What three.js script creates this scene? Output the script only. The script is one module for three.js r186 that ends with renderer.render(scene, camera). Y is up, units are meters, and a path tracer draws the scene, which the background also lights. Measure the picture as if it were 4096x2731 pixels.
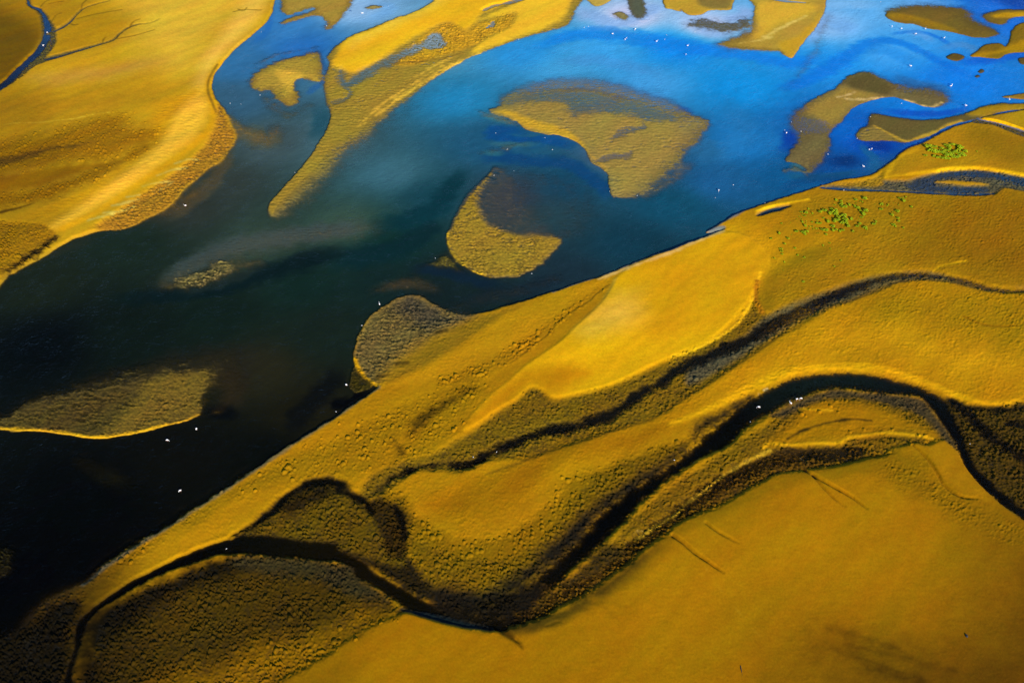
import * as THREE from 'three';
import { mergeGeometries, mergeVertices } from 'three/addons/utils/BufferGeometryUtils.js';

// ------------------------------------------------------------------ camera, sky, sun, exposure
const W = 1024, H = 682, CAM_H = 200, PITCH = 48 * Math.PI / 180, FOV = 40;
const scene = new THREE.Scene();
const camera = new THREE.PerspectiveCamera(FOV, W / H, 1, 12000);
camera.position.set(0, CAM_H, 0);
camera.lookAt(0, CAM_H - Math.sin(PITCH), -Math.cos(PITCH));
scene.add(camera);

const renderer = new THREE.WebGLRenderer({ antialias: true });
renderer.setSize(W, H);
renderer.toneMapping = THREE.LinearToneMapping;
renderer.toneMappingExposure = 1.75;
renderer.shadowMap.enabled = true;

const SUN = new THREE.Vector3(0.42, 0.47, 0.95).normalize();          // low sun behind and right of the viewer
const sun = new THREE.DirectionalLight(new THREE.Color().setRGB(1.0, 0.93, 0.80), 4.4);
sun.position.set(SUN.x * 900, SUN.y * 900, SUN.z * 900 - 200);
sun.target.position.set(0, 0, -200);
sun.castShadow = true;
sun.shadow.mapSize.set(4096, 4096);
Object.assign(sun.shadow.camera, { left: -320, right: 320, top: 320, bottom: -320, near: 10, far: 2500 });
scene.add(sun, sun.target);

{ // a clear evening sky: deep blue overhead, paler towards the horizon, the same all round but for a soft warmth on the sun's side
  const w = 256, h = 128, d = new Float32Array(w * h * 4);
  for (let j = 0; j < h; j++) for (let i = 0; i < w; i++) {
    const el = ((j + 0.5) / h - 0.5) * Math.PI, az = ((i + 0.5) / w - 0.5) * 2 * Math.PI;
    const e = Math.max(0, Math.sin(el)), k = Math.pow(1 - e, 2.2);
    const dx = Math.cos(el) * Math.cos(az), dz = Math.cos(el) * Math.sin(az);
    const g = Math.pow(Math.max(0, dx * SUN.x + Math.sin(el) * SUN.y + dz * SUN.z), 4) * 0.25;
    const p = (j * w + i) * 4;
    d[p] = 0.030 + 0.34 * k + 0.30 * g; d[p + 1] = 0.085 + 0.68 * k + 0.26 * g; d[p + 2] = 0.24 + 1.17 * k + 0.18 * g; d[p + 3] = 1;
    if (el < 0) { d[p] = 0.16; d[p + 1] = 0.13; d[p + 2] = 0.06; }
  }
  const t = new THREE.DataTexture(d, w, h, THREE.RGBAFormat, THREE.FloatType);
  t.mapping = THREE.EquirectangularReflectionMapping; t.magFilter = t.minFilter = THREE.LinearFilter; t.needsUpdate = true;
  scene.background = t; scene.environment = t;
}
// what a flat, fully lit surface of albedo 1 shows (linear): turns colours seen on the flats into albedo
const LIT = [1.22, 1.28, 1.60];

// ------------------------------------------------------------------ helpers: random numbers, noise
let seed = 20240611;
const rnd = () => { seed = (Math.imul(seed, 1664525) + 1013904223) >>> 0; return seed / 4294967296; };
const rr = (a, b) => a + (b - a) * rnd();
const PERM = new Uint8Array(512);
{ const p = [...Array(256).keys()]; for (let i = 255; i > 0; i--) { const j = Math.floor(rnd() * (i + 1)); [p[i], p[j]] = [p[j], p[i]]; } for (let i = 0; i < 512; i++) PERM[i] = p[i & 255]; }
const GX = new Float32Array(256), GY = new Float32Array(256);
for (let i = 0; i < 256; i++) { GX[i] = Math.cos(i * 0.61803 * 6.2832); GY[i] = Math.sin(i * 0.61803 * 6.2832); }
function noise(x, y, per = 0, pery = per) {                                       // gradient noise, about -1 .. 1; repeats after per cells if asked
  const fx = Math.floor(x), fy = Math.floor(y), u = x - fx, v = y - fy;
  let x0 = fx, x1 = fx + 1, y0 = fy, y1 = fy + 1;
  if (per) { x0 = ((x0 % per) + per) % per; x1 = ((x1 % per) + per) % per; y0 = ((y0 % pery) + pery) % pery; y1 = ((y1 % pery) + pery) % pery; }
  const h = (a, b) => PERM[(PERM[a & 255] + b) & 255];
  const a = h(x0, y0), b = h(x1, y0), c = h(x0, y1), d = h(x1, y1);
  const su = u * u * u * (u * (u * 6 - 15) + 10), sv = v * v * v * (v * (v * 6 - 15) + 10);
  const na = GX[a] * u + GY[a] * v, nb = GX[b] * (u - 1) + GY[b] * v, nc = GX[c] * u + GY[c] * (v - 1), nd = GX[d] * (u - 1) + GY[d] * (v - 1);
  return 1.5 * (na + su * (nb - na) + sv * (nc + su * (nd - nc) - na - su * (nb - na)));
}
const fbm = (x, y, n = 4) => { let s = 0, a = 0.5, f = 1; for (let i = 0; i < n; i++) { s += a * noise(x * f + i * 17.3, y * f - i * 9.1); a *= 0.5; f *= 2.03; } return s; };
const hash2 = (i, j, k) => { let h = Math.imul(i, 374761393) ^ Math.imul(j, 668265263) ^ Math.imul(k, 1274126177); h = Math.imul(h ^ (h >>> 13), 1274126177); return ((h ^ (h >>> 16)) >>> 0) / 4294967296; };
const clamp = (x, a = 0, b = 1) => Math.min(b, Math.max(a, x));
const sst = (x) => { x = clamp(x); return x * x * (3 - 2 * x); };
const lin = (c) => { c /= 255; return c <= 0.04045 ? c / 12.92 : Math.pow((c + 0.055) / 1.055, 2.4); };
const names = {};
const mix = (a, b, t) => a + (b - a) * t;

// ------------------------------------------------------------------ survey: points of the aerial survey onto the plane y = 0
const TH = Math.tan(FOV / 2 * Math.PI / 180), CP = Math.cos(PITCH), SP = Math.sin(PITCH);
function ground(px, py, y = 0) {
  const sx = (px / 4096 * 2 - 1) * TH * W / H, sy = (1 - py / 2731 * 2) * TH;
  const t = (CAM_H - y) / (SP - sy * CP);
  return [sx * t, -(CP + sy * SP) * t];
}
const TX = [0, 1350, 2696], TY = [0, 900, 1800], TS = 1400 / 2352;
const sheet = (c, r) => (...n) => { const o = []; for (let i = 0; i < n.length; i += 2) o.push(ground(TX[c] + n[i] * TS, TY[r] + n[i + 1] * TS)); return o; };
const A = sheet(0, 0), B = sheet(1, 0), C = sheet(2, 0), D = sheet(0, 1), E = sheet(1, 1), F = sheet(2, 1), G = sheet(0, 2), J = sheet(1, 2), K = sheet(2, 2);
const O = (...n) => { const o = []; for (let i = 0; i < n.length; i += 2) o.push(ground(n[i] * 4096 / 2352, n[i + 1] * 4096 / 2352)); return o; };

// ------------------------------------------------------------------ survey raster: height, colour and texture of the flats, painted feature by feature
const X0 = -232, Z0 = -392, CELL = 0.25, NX = 1856, NZ = 1288, ST = 8;   // fields: h, r, g, b, lumps, mounds, ripples, smooth undulation
const FLD = new Float32Array(NX * NZ * ST), IDS = new Uint8Array(NX * NZ);
const dist = new Float32Array(NX * NZ), soft = new Float32Array(NX * NZ), para = new Float32Array(NX * NZ);
function curve(p, closed, n = 4) {
  const o = [], N = p.length, at = (i) => closed ? p[(i + N) % N] : p[clamp(i, 0, N - 1)];
  for (let i = 0; i < (closed ? N : N - 1); i++) for (let k = 0; k < n; k++) {
    const t = k / n, a = at(i - 1), b = at(i), c = at(i + 1), d = at(i + 2), q = [];
    for (let e = 0; e < 2; e++) q.push(0.5 * (2 * b[e] + (c[e] - a[e]) * t + (2 * a[e] - 5 * b[e] + 4 * c[e] - d[e]) * t * t + (3 * b[e] - 3 * c[e] + d[e] - a[e]) * t * t * t));
    q.push(i + t); o.push(q);
  }
  if (!closed) o.push([...p[N - 1], N - 1]);
  return o;
}
const pick = (v, u) => { if (!Array.isArray(v)) return v; const i = clamp(Math.floor(u), 0, v.length - 1), j = Math.min(i + 1, v.length - 1); return mix(v[i], v[j], u - Math.floor(u)); };
function nearest(pts, closed, reach, softOf) {                         // distances to a curve within reach; returns the box of cells touched
  let x0 = 1e9, x1 = -1e9, z0 = 1e9, z1 = -1e9;
  for (const [x, z] of pts) { x0 = Math.min(x0, x); x1 = Math.max(x1, x); z0 = Math.min(z0, z); z1 = Math.max(z1, z); }
  const box = [clamp(Math.floor((x0 - reach - X0) / CELL), 0, NX - 1), clamp(Math.ceil((x1 + reach - X0) / CELL), 0, NX - 1), clamp(Math.floor((z0 - reach - Z0) / CELL), 0, NZ - 1), clamp(Math.ceil((z1 + reach - Z0) / CELL), 0, NZ - 1)];
  for (let j = box[2]; j <= box[3]; j++) dist.fill(1e9, j * NX + box[0], j * NX + box[1] + 1);
  const M = closed ? pts.length : pts.length - 1;
  for (let s = 0; s < M; s++) {
    const a = pts[s], b = pts[(s + 1) % pts.length], ex = b[0] - a[0], ez = b[1] - a[1], L2 = ex * ex + ez * ez || 1e-9;
    const u0 = a[2], u1 = s + 1 < pts.length ? b[2] : a[2] + 0.25;
    const r = reach, i0 = clamp(Math.floor((Math.min(a[0], b[0]) - r - X0) / CELL), box[0], box[1]), i1 = clamp(Math.ceil((Math.max(a[0], b[0]) + r - X0) / CELL), box[0], box[1]);
    const j0 = clamp(Math.floor((Math.min(a[1], b[1]) - r - Z0) / CELL), box[2], box[3]), j1 = clamp(Math.ceil((Math.max(a[1], b[1]) + r - Z0) / CELL), box[2], box[3]);
    for (let j = j0; j <= j1; j++) for (let i = i0; i <= i1; i++) {
      const x = X0 + i * CELL - a[0], z = Z0 + j * CELL - a[1], t = clamp((x * ex + z * ez) / L2), d = (x - t * ex) ** 2 + (z - t * ez) ** 2, k = j * NX + i;
      if (d < dist[k]) { dist[k] = d; para[k] = mix(u0, u1, t); }
    }
  }
  return box;
}
const KEYS = { h: 0, lump: 4, mound: 5, rip: 6, und: 7 };
function lay(k, w, a) {                                                // blends a feature's values into cell k with weight w
  const o = k * ST;
  if (a.h !== undefined) {
    const old = FLD[o];
    FLD[o] = old * a.h < 0 ? (w < 0.5 ? old * (1 - 2 * w) : a.h * (2 * w - 1)) : mix(old, a.h, w);
  }
  if (a.dh !== undefined) FLD[o] += a.dh * w;
  if (a.c) { const v = w * (a.ca ?? 1); for (let e = 0; e < 3; e++) FLD[o + 1 + e] = mix(FLD[o + 1 + e], a.c[e], v); }
  for (const n of ['lump', 'mound', 'rip', 'und']) if (a[n] !== undefined) FLD[o + KEYS[n]] = mix(FLD[o + KEYS[n]], a[n], w);
}
const ragged = (x, z, j) => j * (0.9 * noise(x / 3.1, z / 2.3) + 0.5 * noise(x / 1.1 + 9, z / 0.8) + 0.9 * noise(x / 9 + 5, z / 7));
function area(p, a) {                                                  // a region: p corner points, a.s half width of its edge in metres (one, or one per point)
  const wide = (s) => a.id && s >= 1 ? s * 1.7 + (s - 1) * 4 + 0.4 : s, S = Array.isArray(a.s) ? a.s.map(wide) : wide(a.s ?? 1), reach = (Array.isArray(S) ? Math.max(...S) : S) + (a.j ?? 0.35) * (a.id ? 5 : 2.4) + 0.5, pts = curve(p, true, a.n ?? 4), box = nearest(pts, true, reach, S);
  const jag = a.j ?? 0.35, xs = [];
  for (let j = box[2]; j <= box[3]; j++) {
    const z = Z0 + j * CELL; xs.length = 0;
    for (let s = 0; s < pts.length; s++) { const q = pts[s], r = pts[(s + 1) % pts.length]; if ((q[1] <= z) !== (r[1] <= z)) xs.push(q[0] + (z - q[1]) / (r[1] - q[1]) * (r[0] - q[0])); }
    xs.sort((m, n) => m - n);
    let c = 0;
    for (let i = box[0]; i <= box[1]; i++) {
      const x = X0 + i * CELL, k = j * NX + i; while (c < xs.length && xs[c] <= x) c++;
      const inside = c & 1, d = dist[k];
      if (d > reach * reach) { if (inside) { lay(k, 1, a); if (a.id) IDS[k] = a.id; } continue; }
      const sf = pick(Array.isArray(S) ? [...S, S[0]] : S, para[k]), sd = (inside ? 1 : -1) * Math.sqrt(d) + ragged(x, z, jag * (a.id ? Math.min(2.5, 0.5 + sf * 0.4) : 1));
      const n = sd / sf;
      if (a.id && sd > -Math.min(sf, 2)) IDS[k] = a.id;
      if (n > -1) lay(k, sst((n + 1) / 2), a);
    }
  }
}
function stroke(p, a) {                                                // a ribbon along a line: a.w half width, a.s half width of its edge
  const wmax = Array.isArray(a.w) ? Math.max(...a.w) : a.w, S = a.s ?? 0.7, jag = a.j ?? 0.2, reach = wmax + S + jag * 2.4 + 0.3, pts = curve(p, false, a.n ?? 4), box = nearest(pts, false, reach);
  for (let j = box[2]; j <= box[3]; j++) for (let i = box[0]; i <= box[1]; i++) {
    const k = j * NX + i; if (dist[k] > reach * reach) continue;
    const x = X0 + i * CELL, z = Z0 + j * CELL, hw = pick(a.w, para[k]);
    const n = (hw - Math.sqrt(dist[k]) + ragged(x, z, jag)) / S;
    let f = clamp(hw / (S * 0.6), 0, 1); if (a.fade) f *= sst(Math.min(para[k], p.length - 1 - para[k]) / a.fade);
    if (n > -1) lay(k, sst((n + 1) / 2) * f, a);
  }
}
const rgb = (r, g, b) => [lin(r) / LIT[0], lin(g) / LIT[1], lin(b) / LIT[2]];

// the bed of the river
{ const c = rgb(104, 86, 44); for (let k = 0; k < NX * NZ; k++) { FLD[k * ST] = -1.1; FLD[k * ST + 1] = c[0]; FLD[k * ST + 2] = c[1]; FLD[k * ST + 3] = c[2]; FLD[k * ST + 4] = 0.03; } }
// drowned banks of sand under the river
const drowned = (p, w, s, h, c) => stroke(p, { h, c, w, s, j: 1.2, rip: 0.05, lump: 0.03 });
drowned(A(1500,740, 1620,860, 1720,920, 1820,930, 1850,860), [2,4,6,5,3], 5, -0.15, rgb(156,126,66));
drowned(A(1580,960, 1520,1080, 1430,1190, 1300,1300, 1180,1400, 1040,1480), [1.5,2.5,3,3.5,3.5,2.5], 6, -0.09, rgb(158,120,56));
drowned(D(1000,420, 1200,330, 1450,210, 1800,110, 2150,60, 2500,20), [3,5,7,8,7,6], 7, -0.3, rgb(130,122,92));
drowned(D(1120,420, 1300,380, 1500,300, 1750,240), [2,3,4,2], 3, -0.16, rgb(110,98,64));
drowned([...A(1850,1440, 2000,1400), ...B(60,1060, 250,920, 420,780, 600,630, 800,480, 1000,380)], [3,5,6,6,5,4,3,2], 6, -0.5, rgb(110,112,92));
drowned(D(1350,1000, 1500,1000, 1560,1120, 1480,1240), [3,5,5,3], 4, -0.2, rgb(70,56,30));
drowned(D(300,1180, 600,1080, 900,1010, 1200,960, 1500,900), [2,3,4,5,5], 4, -0.25, rgb(74,64,36));
drowned(E(240,450, 360,400, 520,390, 660,430), [2,3,3,2], 3, -0.2, rgb(110,92,60));
drowned(E(830,540, 1000,490, 1250,430, 1450,360), [3,4,4,3], 4, -0.35, rgb(84,78,60));
drowned(B(1150,640, 1350,570, 1650,550, 1950,620, 2250,720), [2,4,5,5,4], 4, -0.3, rgb(140,128,88));
drowned(B(960,750, 1080,790, 1200,830), [2,2.5,1.5], 2, -0.22, rgb(150,136,84));
drowned(B(960,1020, 1060,1010, 1200,965, 1340,955), [1.5,2,2,1], 2, -0.24, rgb(140,128,70));
drowned(B(1860,1330, 2050,1310, 2200,1240, 2352,1120), [1,2,3,3], 3, -0.25, rgb(120,112,84));
drowned(B(1350,1200, 1550,1250, 1650,1400, 1600,1550), [3,6,7,6], 6, -0.45, rgb(84,80,64));
drowned(A(1720,430, 1850,370, 2000,340, 2120,320), [1,1.6,1.6,1], 2, -0.2, rgb(150,134,80));
drowned(A(1760,640, 1850,730, 1950,770, 2080,700), [1.5,3,3,2], 3, -0.25, rgb(120,112,72));
drowned(C(740,1140, 830,1135, 890,1165), [1,1.6,1], 1.5, -0.14, rgb(140,130,80));
drowned(C(760,600, 900,420, 980,260, 1040,100), [1,2,2.5,2], 3, -0.3, rgb(160,150,110));
drowned(G(500,60, 700,170, 880,240), [2,3,2], 3, -0.3, rgb(50,44,20));
drowned(G(1100,540, 1300,430, 1500,310, 1750,140), [1.5,1.5,1.5,1.5], 2, -0.25, rgb(60,48,18));
// ---- north-west flats (upper left)
area([...A(-300,-130, 1870,-130, 1850,0, 1805,130, 1690,240, 1600,310, 1500,420, 1440,500, 1425,590, 1450,660, 1500,730, 1545,800, 1560,850, 1590,920, 1540,1000, 1480,1080, 1400,1130, 1320,1200, 1240,1270, 1180,1340, 1100,1410, 990,1465, 880,1520), ...D(700,32, 560,75, 490,98, 430,130, 360,170, 300,210, 200,262, 120,305, 60,335, -300,420)],
  { h: 0.75, c: rgb(202,155,22), und: 0.5, lump: 0.012, rip: 0.010, mound: 0, j: 0.25, s: [1,1,1,1,1,1,1,1,1,1,1,1.5,2.5,3,3,3,3,3,3,3,3,2.5,2,1.5,1.2,1,1,1.5,2,2,2,2,2,2] });
area(A(-300,-130, 170,-130, 180,0, 262,60, 300,140, 310,220, 270,320, 190,400, 110,480, 40,545, -300,700), { c: rgb(104,76,2), s: 3, ca: 0.95 });  // corner vignette painted as dark olive ground
area(A(-200,700, 300,620, 700,560, 1000,600, 1100,700, 800,740, 500,790, 200,830, -200,850), { c: rgb(186,138,18), s: 9, j: 1 });
area(A(200,520, 500,480, 800,440, 1050,380, 1150,420, 800,520, 500,560, 300,570), { c: rgb(202,150,48), s: 6, j: 1.2 });
area(A(900,-50, 1700,-50, 1560,120, 1380,330, 1250,480, 1050,400, 900,200), { c: rgb(226,182,52), s: 14, j: 1 });
area(A(-200,-60, 420,-60, 620,40, 900,130, 760,260, 400,380, 250,430, 300,200), { c: rgb(176,130,10), s: 8, j: 0.8, ca: 0.8 });
// pale dry crest along the beach
stroke(A(1730,-40, 1690,60, 1620,170, 1530,280, 1430,390, 1375,490, 1350,580), { c: rgb(244,192,72), w: [5,5,5,4,3,2.4,2], s: 4.5, j: 0.5, dh: 0.30 });
area(A(1340,590, 1380,660, 1400,730, 1385,800, 1330,900, 1210,1010, 1010,1160, 800,1300, 600,1420, 420,1520, 350,1530, 560,1370, 760,1230, 940,1090, 1060,990, 1120,890, 1180,760, 1240,660), { c: rgb(246,188,52), s: 3.2, j: 0.6, dh: 0.40, rip: 0.03 });
area(A(1040,740, 1280,620, 1330,640, 1180,770, 1100,900, 960,1040, 780,1190, 560,1350, 380,1450, 200,1480, 560,1290, 820,1120, 950,980, 1010,860), { c: rgb(214,156,16), s: 3.5, j: 1, rip: 0.03 });
stroke(A(1490,420, 1420,520, 1405,610, 1430,700, 1440,790, 1390,900, 1260,1020, 1060,1160, 840,1310, 640,1440, 430,1545), { c: rgb(226,164,14), w: 1.3, s: 0.9, j: 0.2, ca: 0.75 });
stroke(A(1462,440, 1408,540, 1400,620, 1425,690, 1455,760), { c: rgb(150,112,22), w: 0.5, s: 0.4, j: 0.1 });
// rippled wet margin below the beach
area(A(1470,700, 1520,780, 1550,850, 1585,920, 1540,1010, 1480,1080, 1400,1130, 1310,1210, 1230,1270, 1170,1340, 1090,1410, 980,1470, 820,1540, 640,1530, 800,1420, 960,1300, 1120,1200, 1280,1080, 1390,960, 1440,860, 1455,770), { h: 0.13, c: rgb(186,132,34), lump: 0.05, rip: 0.07, s: 1.3, j: 0.4, und: 0.2 });
for (const q of [[1180,1110,1260,1080,1330,1075],[1060,1190,1170,1150,1250,1130],[960,1260,1060,1235,1130,1220],[860,1330,900,1325,950,1310],[760,1390,830,1375,930,1340],[700,1440,790,1430,900,1390],[600,1490,700,1460,760,1445],[1020,1290,1090,1270,1160,1225]])
  stroke(A(...q), { c: rgb(206,184,84), w: 0.3, s: 0.5, j: 0.5, ca: 0.8 });
// mound fields and dark drains
area(A(-200,985, 120,940, 300,905, 480,865, 640,800, 790,775, 880,800, 900,850, 980,850, 1060,880, 1020,960, 900,1000, 760,1080, 640,1100, 480,1090, 330,1140, 160,1160, -200,1200), { c: rgb(152,108,10), mound: 0.95, lump: 0.03, s: 6, j: 1.6, h: 0.6 });
area(A(-200,1300, 180,1290, 380,1235, 540,1180, 680,1120, 820,1070, 900,1010, 990,960, 1000,1000, 900,1070, 760,1150, 600,1230, 420,1310, 220,1370, -200,1430), { c: rgb(150,106,8), mound: 1, lump: 0.03, s: 3, j: 1.4 });
area(A(-200,1190, 150,1175, 420,1120, 620,1110, 760,1095, 560,1160, 380,1220, 180,1275, -200,1290), { c: rgb(150,104,6), mound: 0, s: 2.2, j: 0.8 });
stroke(A(-120,1105, 0,1092, 120,1068, 240,1035, 360,1005, 520,985, 640,960), { c: rgb(34,32,26), w: [2.4,2.2,2,1.5,1,.6,.3], s: 1.3, j: 0.8, dh: -0.12, ca: 0.95 });
stroke(A(-80,1455, 60,1420, 140,1400, 240,1370), { c: rgb(36,28,8), w: [.7,.7,.5,.2], s: 0.5, j: 0.3 });
stroke(A(-50,858, 100,835, 260,830, 400,815, 500,805, 620,780, 740,765), { c: rgb(222,178,40), w: 0.22, s: 0.3, j: 0.5 });
area([...A(-200,1500, 120,1500, 260,1502, 330,1540), ...D(380,60, 330,120, 240,190, 120,280, 0,340, -200,380)], { c: rgb(168,124,14), lump: 0.06, rip: 0.03, h: 0.4, s: 1, j: 0.6 });
stroke([...D(380,90, 300,150, 220,200, 120,262, 20,330)], { c: rgb(60,44,16), w: [1,1.6,1.6,1.4,1.4], s: 1.5, j: 1.4, dh: -0.28, lump: 0.09 });
// creek in the upper left corner and its twigs
const mud = rgb(96,88,46);
stroke(A(185,-40, 205,40, 265,70, 300,120, 325,190, 330,260, 300,330, 240,400, 160,470, 80,540, -80,640), { c: mud, w: [.7,.8,1,1.7,2.4,3,3.2,3,2.6,2.2,2], s: 0.8, j: 0.35, lump: 0.06, h: 0.06, mound: 0.35 });
stroke(A(180,-40, 198,35, 262,62, 300,115, 320,180, 312,250, 265,335, 200,405, 125,475, 50,550, -80,650), { h: -0.6, w: [.45,.5,.6,.9,1.2,1.3,1.5,1.6,1.6,1.7,1.7], s: 0.5, j: 0.25 });
stroke(A(230,430, 300,405, 390,380, 500,348, 640,308, 760,272, 800,232, 860,190, 930,165, 1010,157, 1075,130), { c: mud, h: 0.1, w: [2,1.8,1.5,1.1,.9,.7,.5,.4,.3,.22,.15], s: 0.55, j: 0.2, lump: 0.05 });
stroke(A(300,400, 390,382, 500,350, 640,310, 760,276), { h: -0.3, w: [.5,.5,.45,.4,.2], s: 0.4, j: 0.2 });
stroke(A(330,225, 400,198, 460,160, 510,110, 550,70, 600,48, 660,30, 740,10), { c: mud, h: 0.08, w: [1.2,1,.8,.7,.6,.4,.3,.2], s: 0.5, j: 0.2, lump: 0.04 });
stroke(A(350,215, 400,196, 460,158, 510,110, 550,72), { h: -0.25, w: [.5,.45,.4,.35,.15], s: 0.35, j: 0.15 });
for (const q of [[550,70,558,30,590,0],[520,132,640,102,820,70],[265,62,300,20,345,0],[790,266,900,245,1040,205],[870,185,900,150,945,132],[480,168,500,175,525,172],[350,150,380,110,415,95],[690,285,700,262,712,255],[330,30,380,18,425,12],[1570,85,1640,72,1700,76,1755,78],[1600,68,1640,80,1660,60],[330,250,345,300,335,350]])
  stroke(A(...q), { c: rgb(120,90,14), dh: -0.22, w: 0.25, s: 0.4, j: 0.1 });

// ---- sandbar in the upper river, left
area(A(1700,520, 1760,460, 1880,410, 2000,380, 2125,353, 2150,420, 2168,500, 2150,545, 2100,545, 2040,518, 1992,540, 1980,600, 2000,660, 1990,702, 1920,706, 1870,668, 1810,602, 1740,602, 1690,570), { id: 1, h: 0.1, c: rgb(180,148,54), lump: 0.027, rip: 0.03, s: 1.3, j: 0.5, und: 0.1 });
area(A(1860,470, 2020,490, 2150,540, 2050,515, 1990,545, 1960,620, 1900,560), { c: rgb(216,172,60), s: 2, j: 0.6, dh: 0.1 });
// ---- two-pronged bar at the top
area(A(1930,-60, 2352,-60, 2335,55, 2290,115, 2225,182, 2188,186, 2200,150, 2140,103, 2010,130, 1900,152, 1985,108, 2100,72, 2108,52, 2000,78, 1915,86), { id: 2, h: 0.1, c: rgb(178,146,58), lump: 0.024, s: 1.2, j: 0.5 });
// ---- long golden bar
area([...B(700,-60, 660,0, 530,72, 400,120, 240,180, 100,240, 0,300), ...A(2235,335, 2200,380, 2215,430, 2190,500, 2180,600, 2200,700, 2222,770, 2200,850, 2150,940, 2080,1050, 1990,1160, 1900,1260, 1830,1340, 1800,1400, 1825,1450, 1870,1430, 1940,1370, 2000,1320, 2100,1225, 2200,1140), ...B(30,1010, 150,930, 250,840, 330,770, 400,710, 500,640, 600,560, 700,490, 830,410, 1000,340, 1180,275, 1350,225, 1500,185, 1565,140, 1592,70, 1590,-60)],
  { id: 3, h: 0.13, c: rgb(164,136,48), lump: 0.027, rip: 0.055, s: [1,1,1,1,1,1,1,1,1,1,1,1,1,.8,.8,.8,.8,.8,.8,.8,.8,1,2,2.2,2.4,2.4,2,2,1.8,1.6,1.5,1.4,1.2,1,1,1,1,1,1,1], j: 0.3, und: 0.1 });
area([...B(690,-60, 655,10, 530,78, 400,128, 240,190, 100,250, 20,300), ...A(2260,370, 2230,420, 2290,470), ...B(150,478, 330,372, 430,300, 560,228, 680,168, 760,150, 850,205, 920,160, 960,95, 1060,55, 1250,-60)], { h: 0.55, c: rgb(242,186,28), lump: 0.012, rip: 0.012, s: 1.6, j: 0.5, und: 0.3 });
area(B(500,-60, 760,-60, 640,60, 420,160, 180,270, 100,320, 120,260, 320,160), { c: rgb(246,198,60), s: 5, j: 1 });
area(B(960,130, 1100,60, 1250,0, 1300,-60, 1560,-60, 1545,60, 1500,130, 1350,205, 1180,258, 1000,325, 900,350, 1000,260, 1150,180, 1200,90, 1080,110), { h: 0.45, c: rgb(244,192,44), lump: 0.012, rip: 0.015, s: 1.8, j: 0.6, und: 0.3 });
area(B(560,240, 700,170, 800,170, 870,215, 940,160, 1180,95, 1150,180, 1000,260, 860,330, 700,380, 480,440, 380,420, 480,330), { c: rgb(206,158,36), h: 0.22, mound: 0.7, lump: 0.04, s: 1.6, j: 0.8 });
area(B(590,270, 640,225, 690,232, 720,290, 690,320, 600,330), { h: -0.14, c: rgb(120,118,92), s: 1.1, j: 0.7 });
stroke(B(20,470, 45,560, 120,540, 240,460, 330,420, 400,380, 520,335, 600,290), { h: -0.1, c: rgb(110,112,92), w: [1,1.6,2,2.2,2.2,2,1.8,1.4], s: 2.2, j: 1.1 });
stroke(B(-20,690, 60,660, 90,620, 60,590, 40,560), { h: -0.1, w: [1.5,1.3,.8,.6,1], s: 1, j: 0.6 });
stroke(B(980,70, 1060,35, 1150,18, 1250,-10), { h: -0.12, w: [.6,1.2,1.2,.8], s: 1, j: 0.6 });
stroke(B(1000,190, 1030,170, 1050,145), { h: -0.1, w: [.5,1.1,.7], s: 0.9, j: 0.6 });
for (const q of [[830,415,700,470,600,530,480,610,360,690],[800,430,690,490,560,570,420,660,250,780],[700,440,560,530,420,620,300,700,150,840],[780,380,640,450,520,520],[1000,340,860,395,760,440]])
  stroke(B(...q), { c: rgb(226,182,62), w: 0.45, s: 0.7, j: 0.8, dh: 0.07, ca: 0.8 });
stroke(B(380,425, 520,420, 660,400, 840,360), { c: rgb(150,116,40), w: 0.5, s: 0.7, j: 0.3 });
// ---- islet by the flying bird
area(B(188,52, 240,35, 292,40, 285,50, 240,60), { id: 4, h: 0.15, c: rgb(178,158,88), lump: 0.018, s: 1, j: 0.25 });

// ---- eye shaped bar in mid river
area([...B(1015,730, 1080,715, 1150,660, 1250,630, 1400,612, 1550,602, 1750,618, 1950,668, 2150,728), ...C(0,745, 110,770, 225,812, 190,890, 120,965, 50,1040, 0,1095), ...B(2230,1120, 2140,1220, 2050,1285, 1950,1312, 1870,1326, 1840,1312, 1825,1240, 1815,1170, 1790,1140, 1720,1100, 1680,1050, 1660,1000, 1600,950, 1500,910, 1400,900, 1270,870, 1210,820, 1150,796, 1060,768)],
  { id: 5, h: 0.05, c: rgb(156,136,78), lump: 0.021, rip: 0.04, s: [.8,1.5,2.2,3,3.4,3.6,3.6,3.6,3.2,2.6,2,1.4,1.8,2,2,2,2,2,1.8,1.3,.9,.7,.7,.7,.7,.7,.7,.7,.7,.7,.7,.7,.7,.7,.7,.7,.7,.7], j: 0.4, und: 0.05 });
area(B(1100,735, 1200,700, 1500,640, 1900,700, 2250,790, 2300,1000, 2100,1200, 1900,1300, 1850,1220, 1720,1060, 1560,910, 1300,850), { c: rgb(168,140,66), s: 5, j: 1.6, dh: 0.04, ca: 0.9 });
area(B(1060,745, 1150,745, 1300,800, 1500,850, 1620,930, 1700,1040, 1800,1130, 1660,1005, 1590,950, 1400,890, 1270,862, 1180,800), { c: rgb(210,164,48), s: 1.4, j: 0.5, dh: 0.06 });
area(B(1130,690, 1300,630, 1500,610, 1750,625, 2050,700, 2300,790, 2100,800, 1850,760, 1640,770, 1540,730, 1500,680, 1300,680), { h: -0.035, c: rgb(120,118,90), s: 3.2, j: 2 });
stroke(B(1840,940, 1920,890, 2000,870, 2060,845), { h: -0.09, w: [1.2,1.5,1.1,.7], s: 1, j: 1.1 });
stroke(B(1750,1075, 1840,1055, 1930,1050, 1980,1010), { h: -0.11, w: [1,1.8,1.6,.6], s: 0.9, j: 0.9 });
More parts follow.
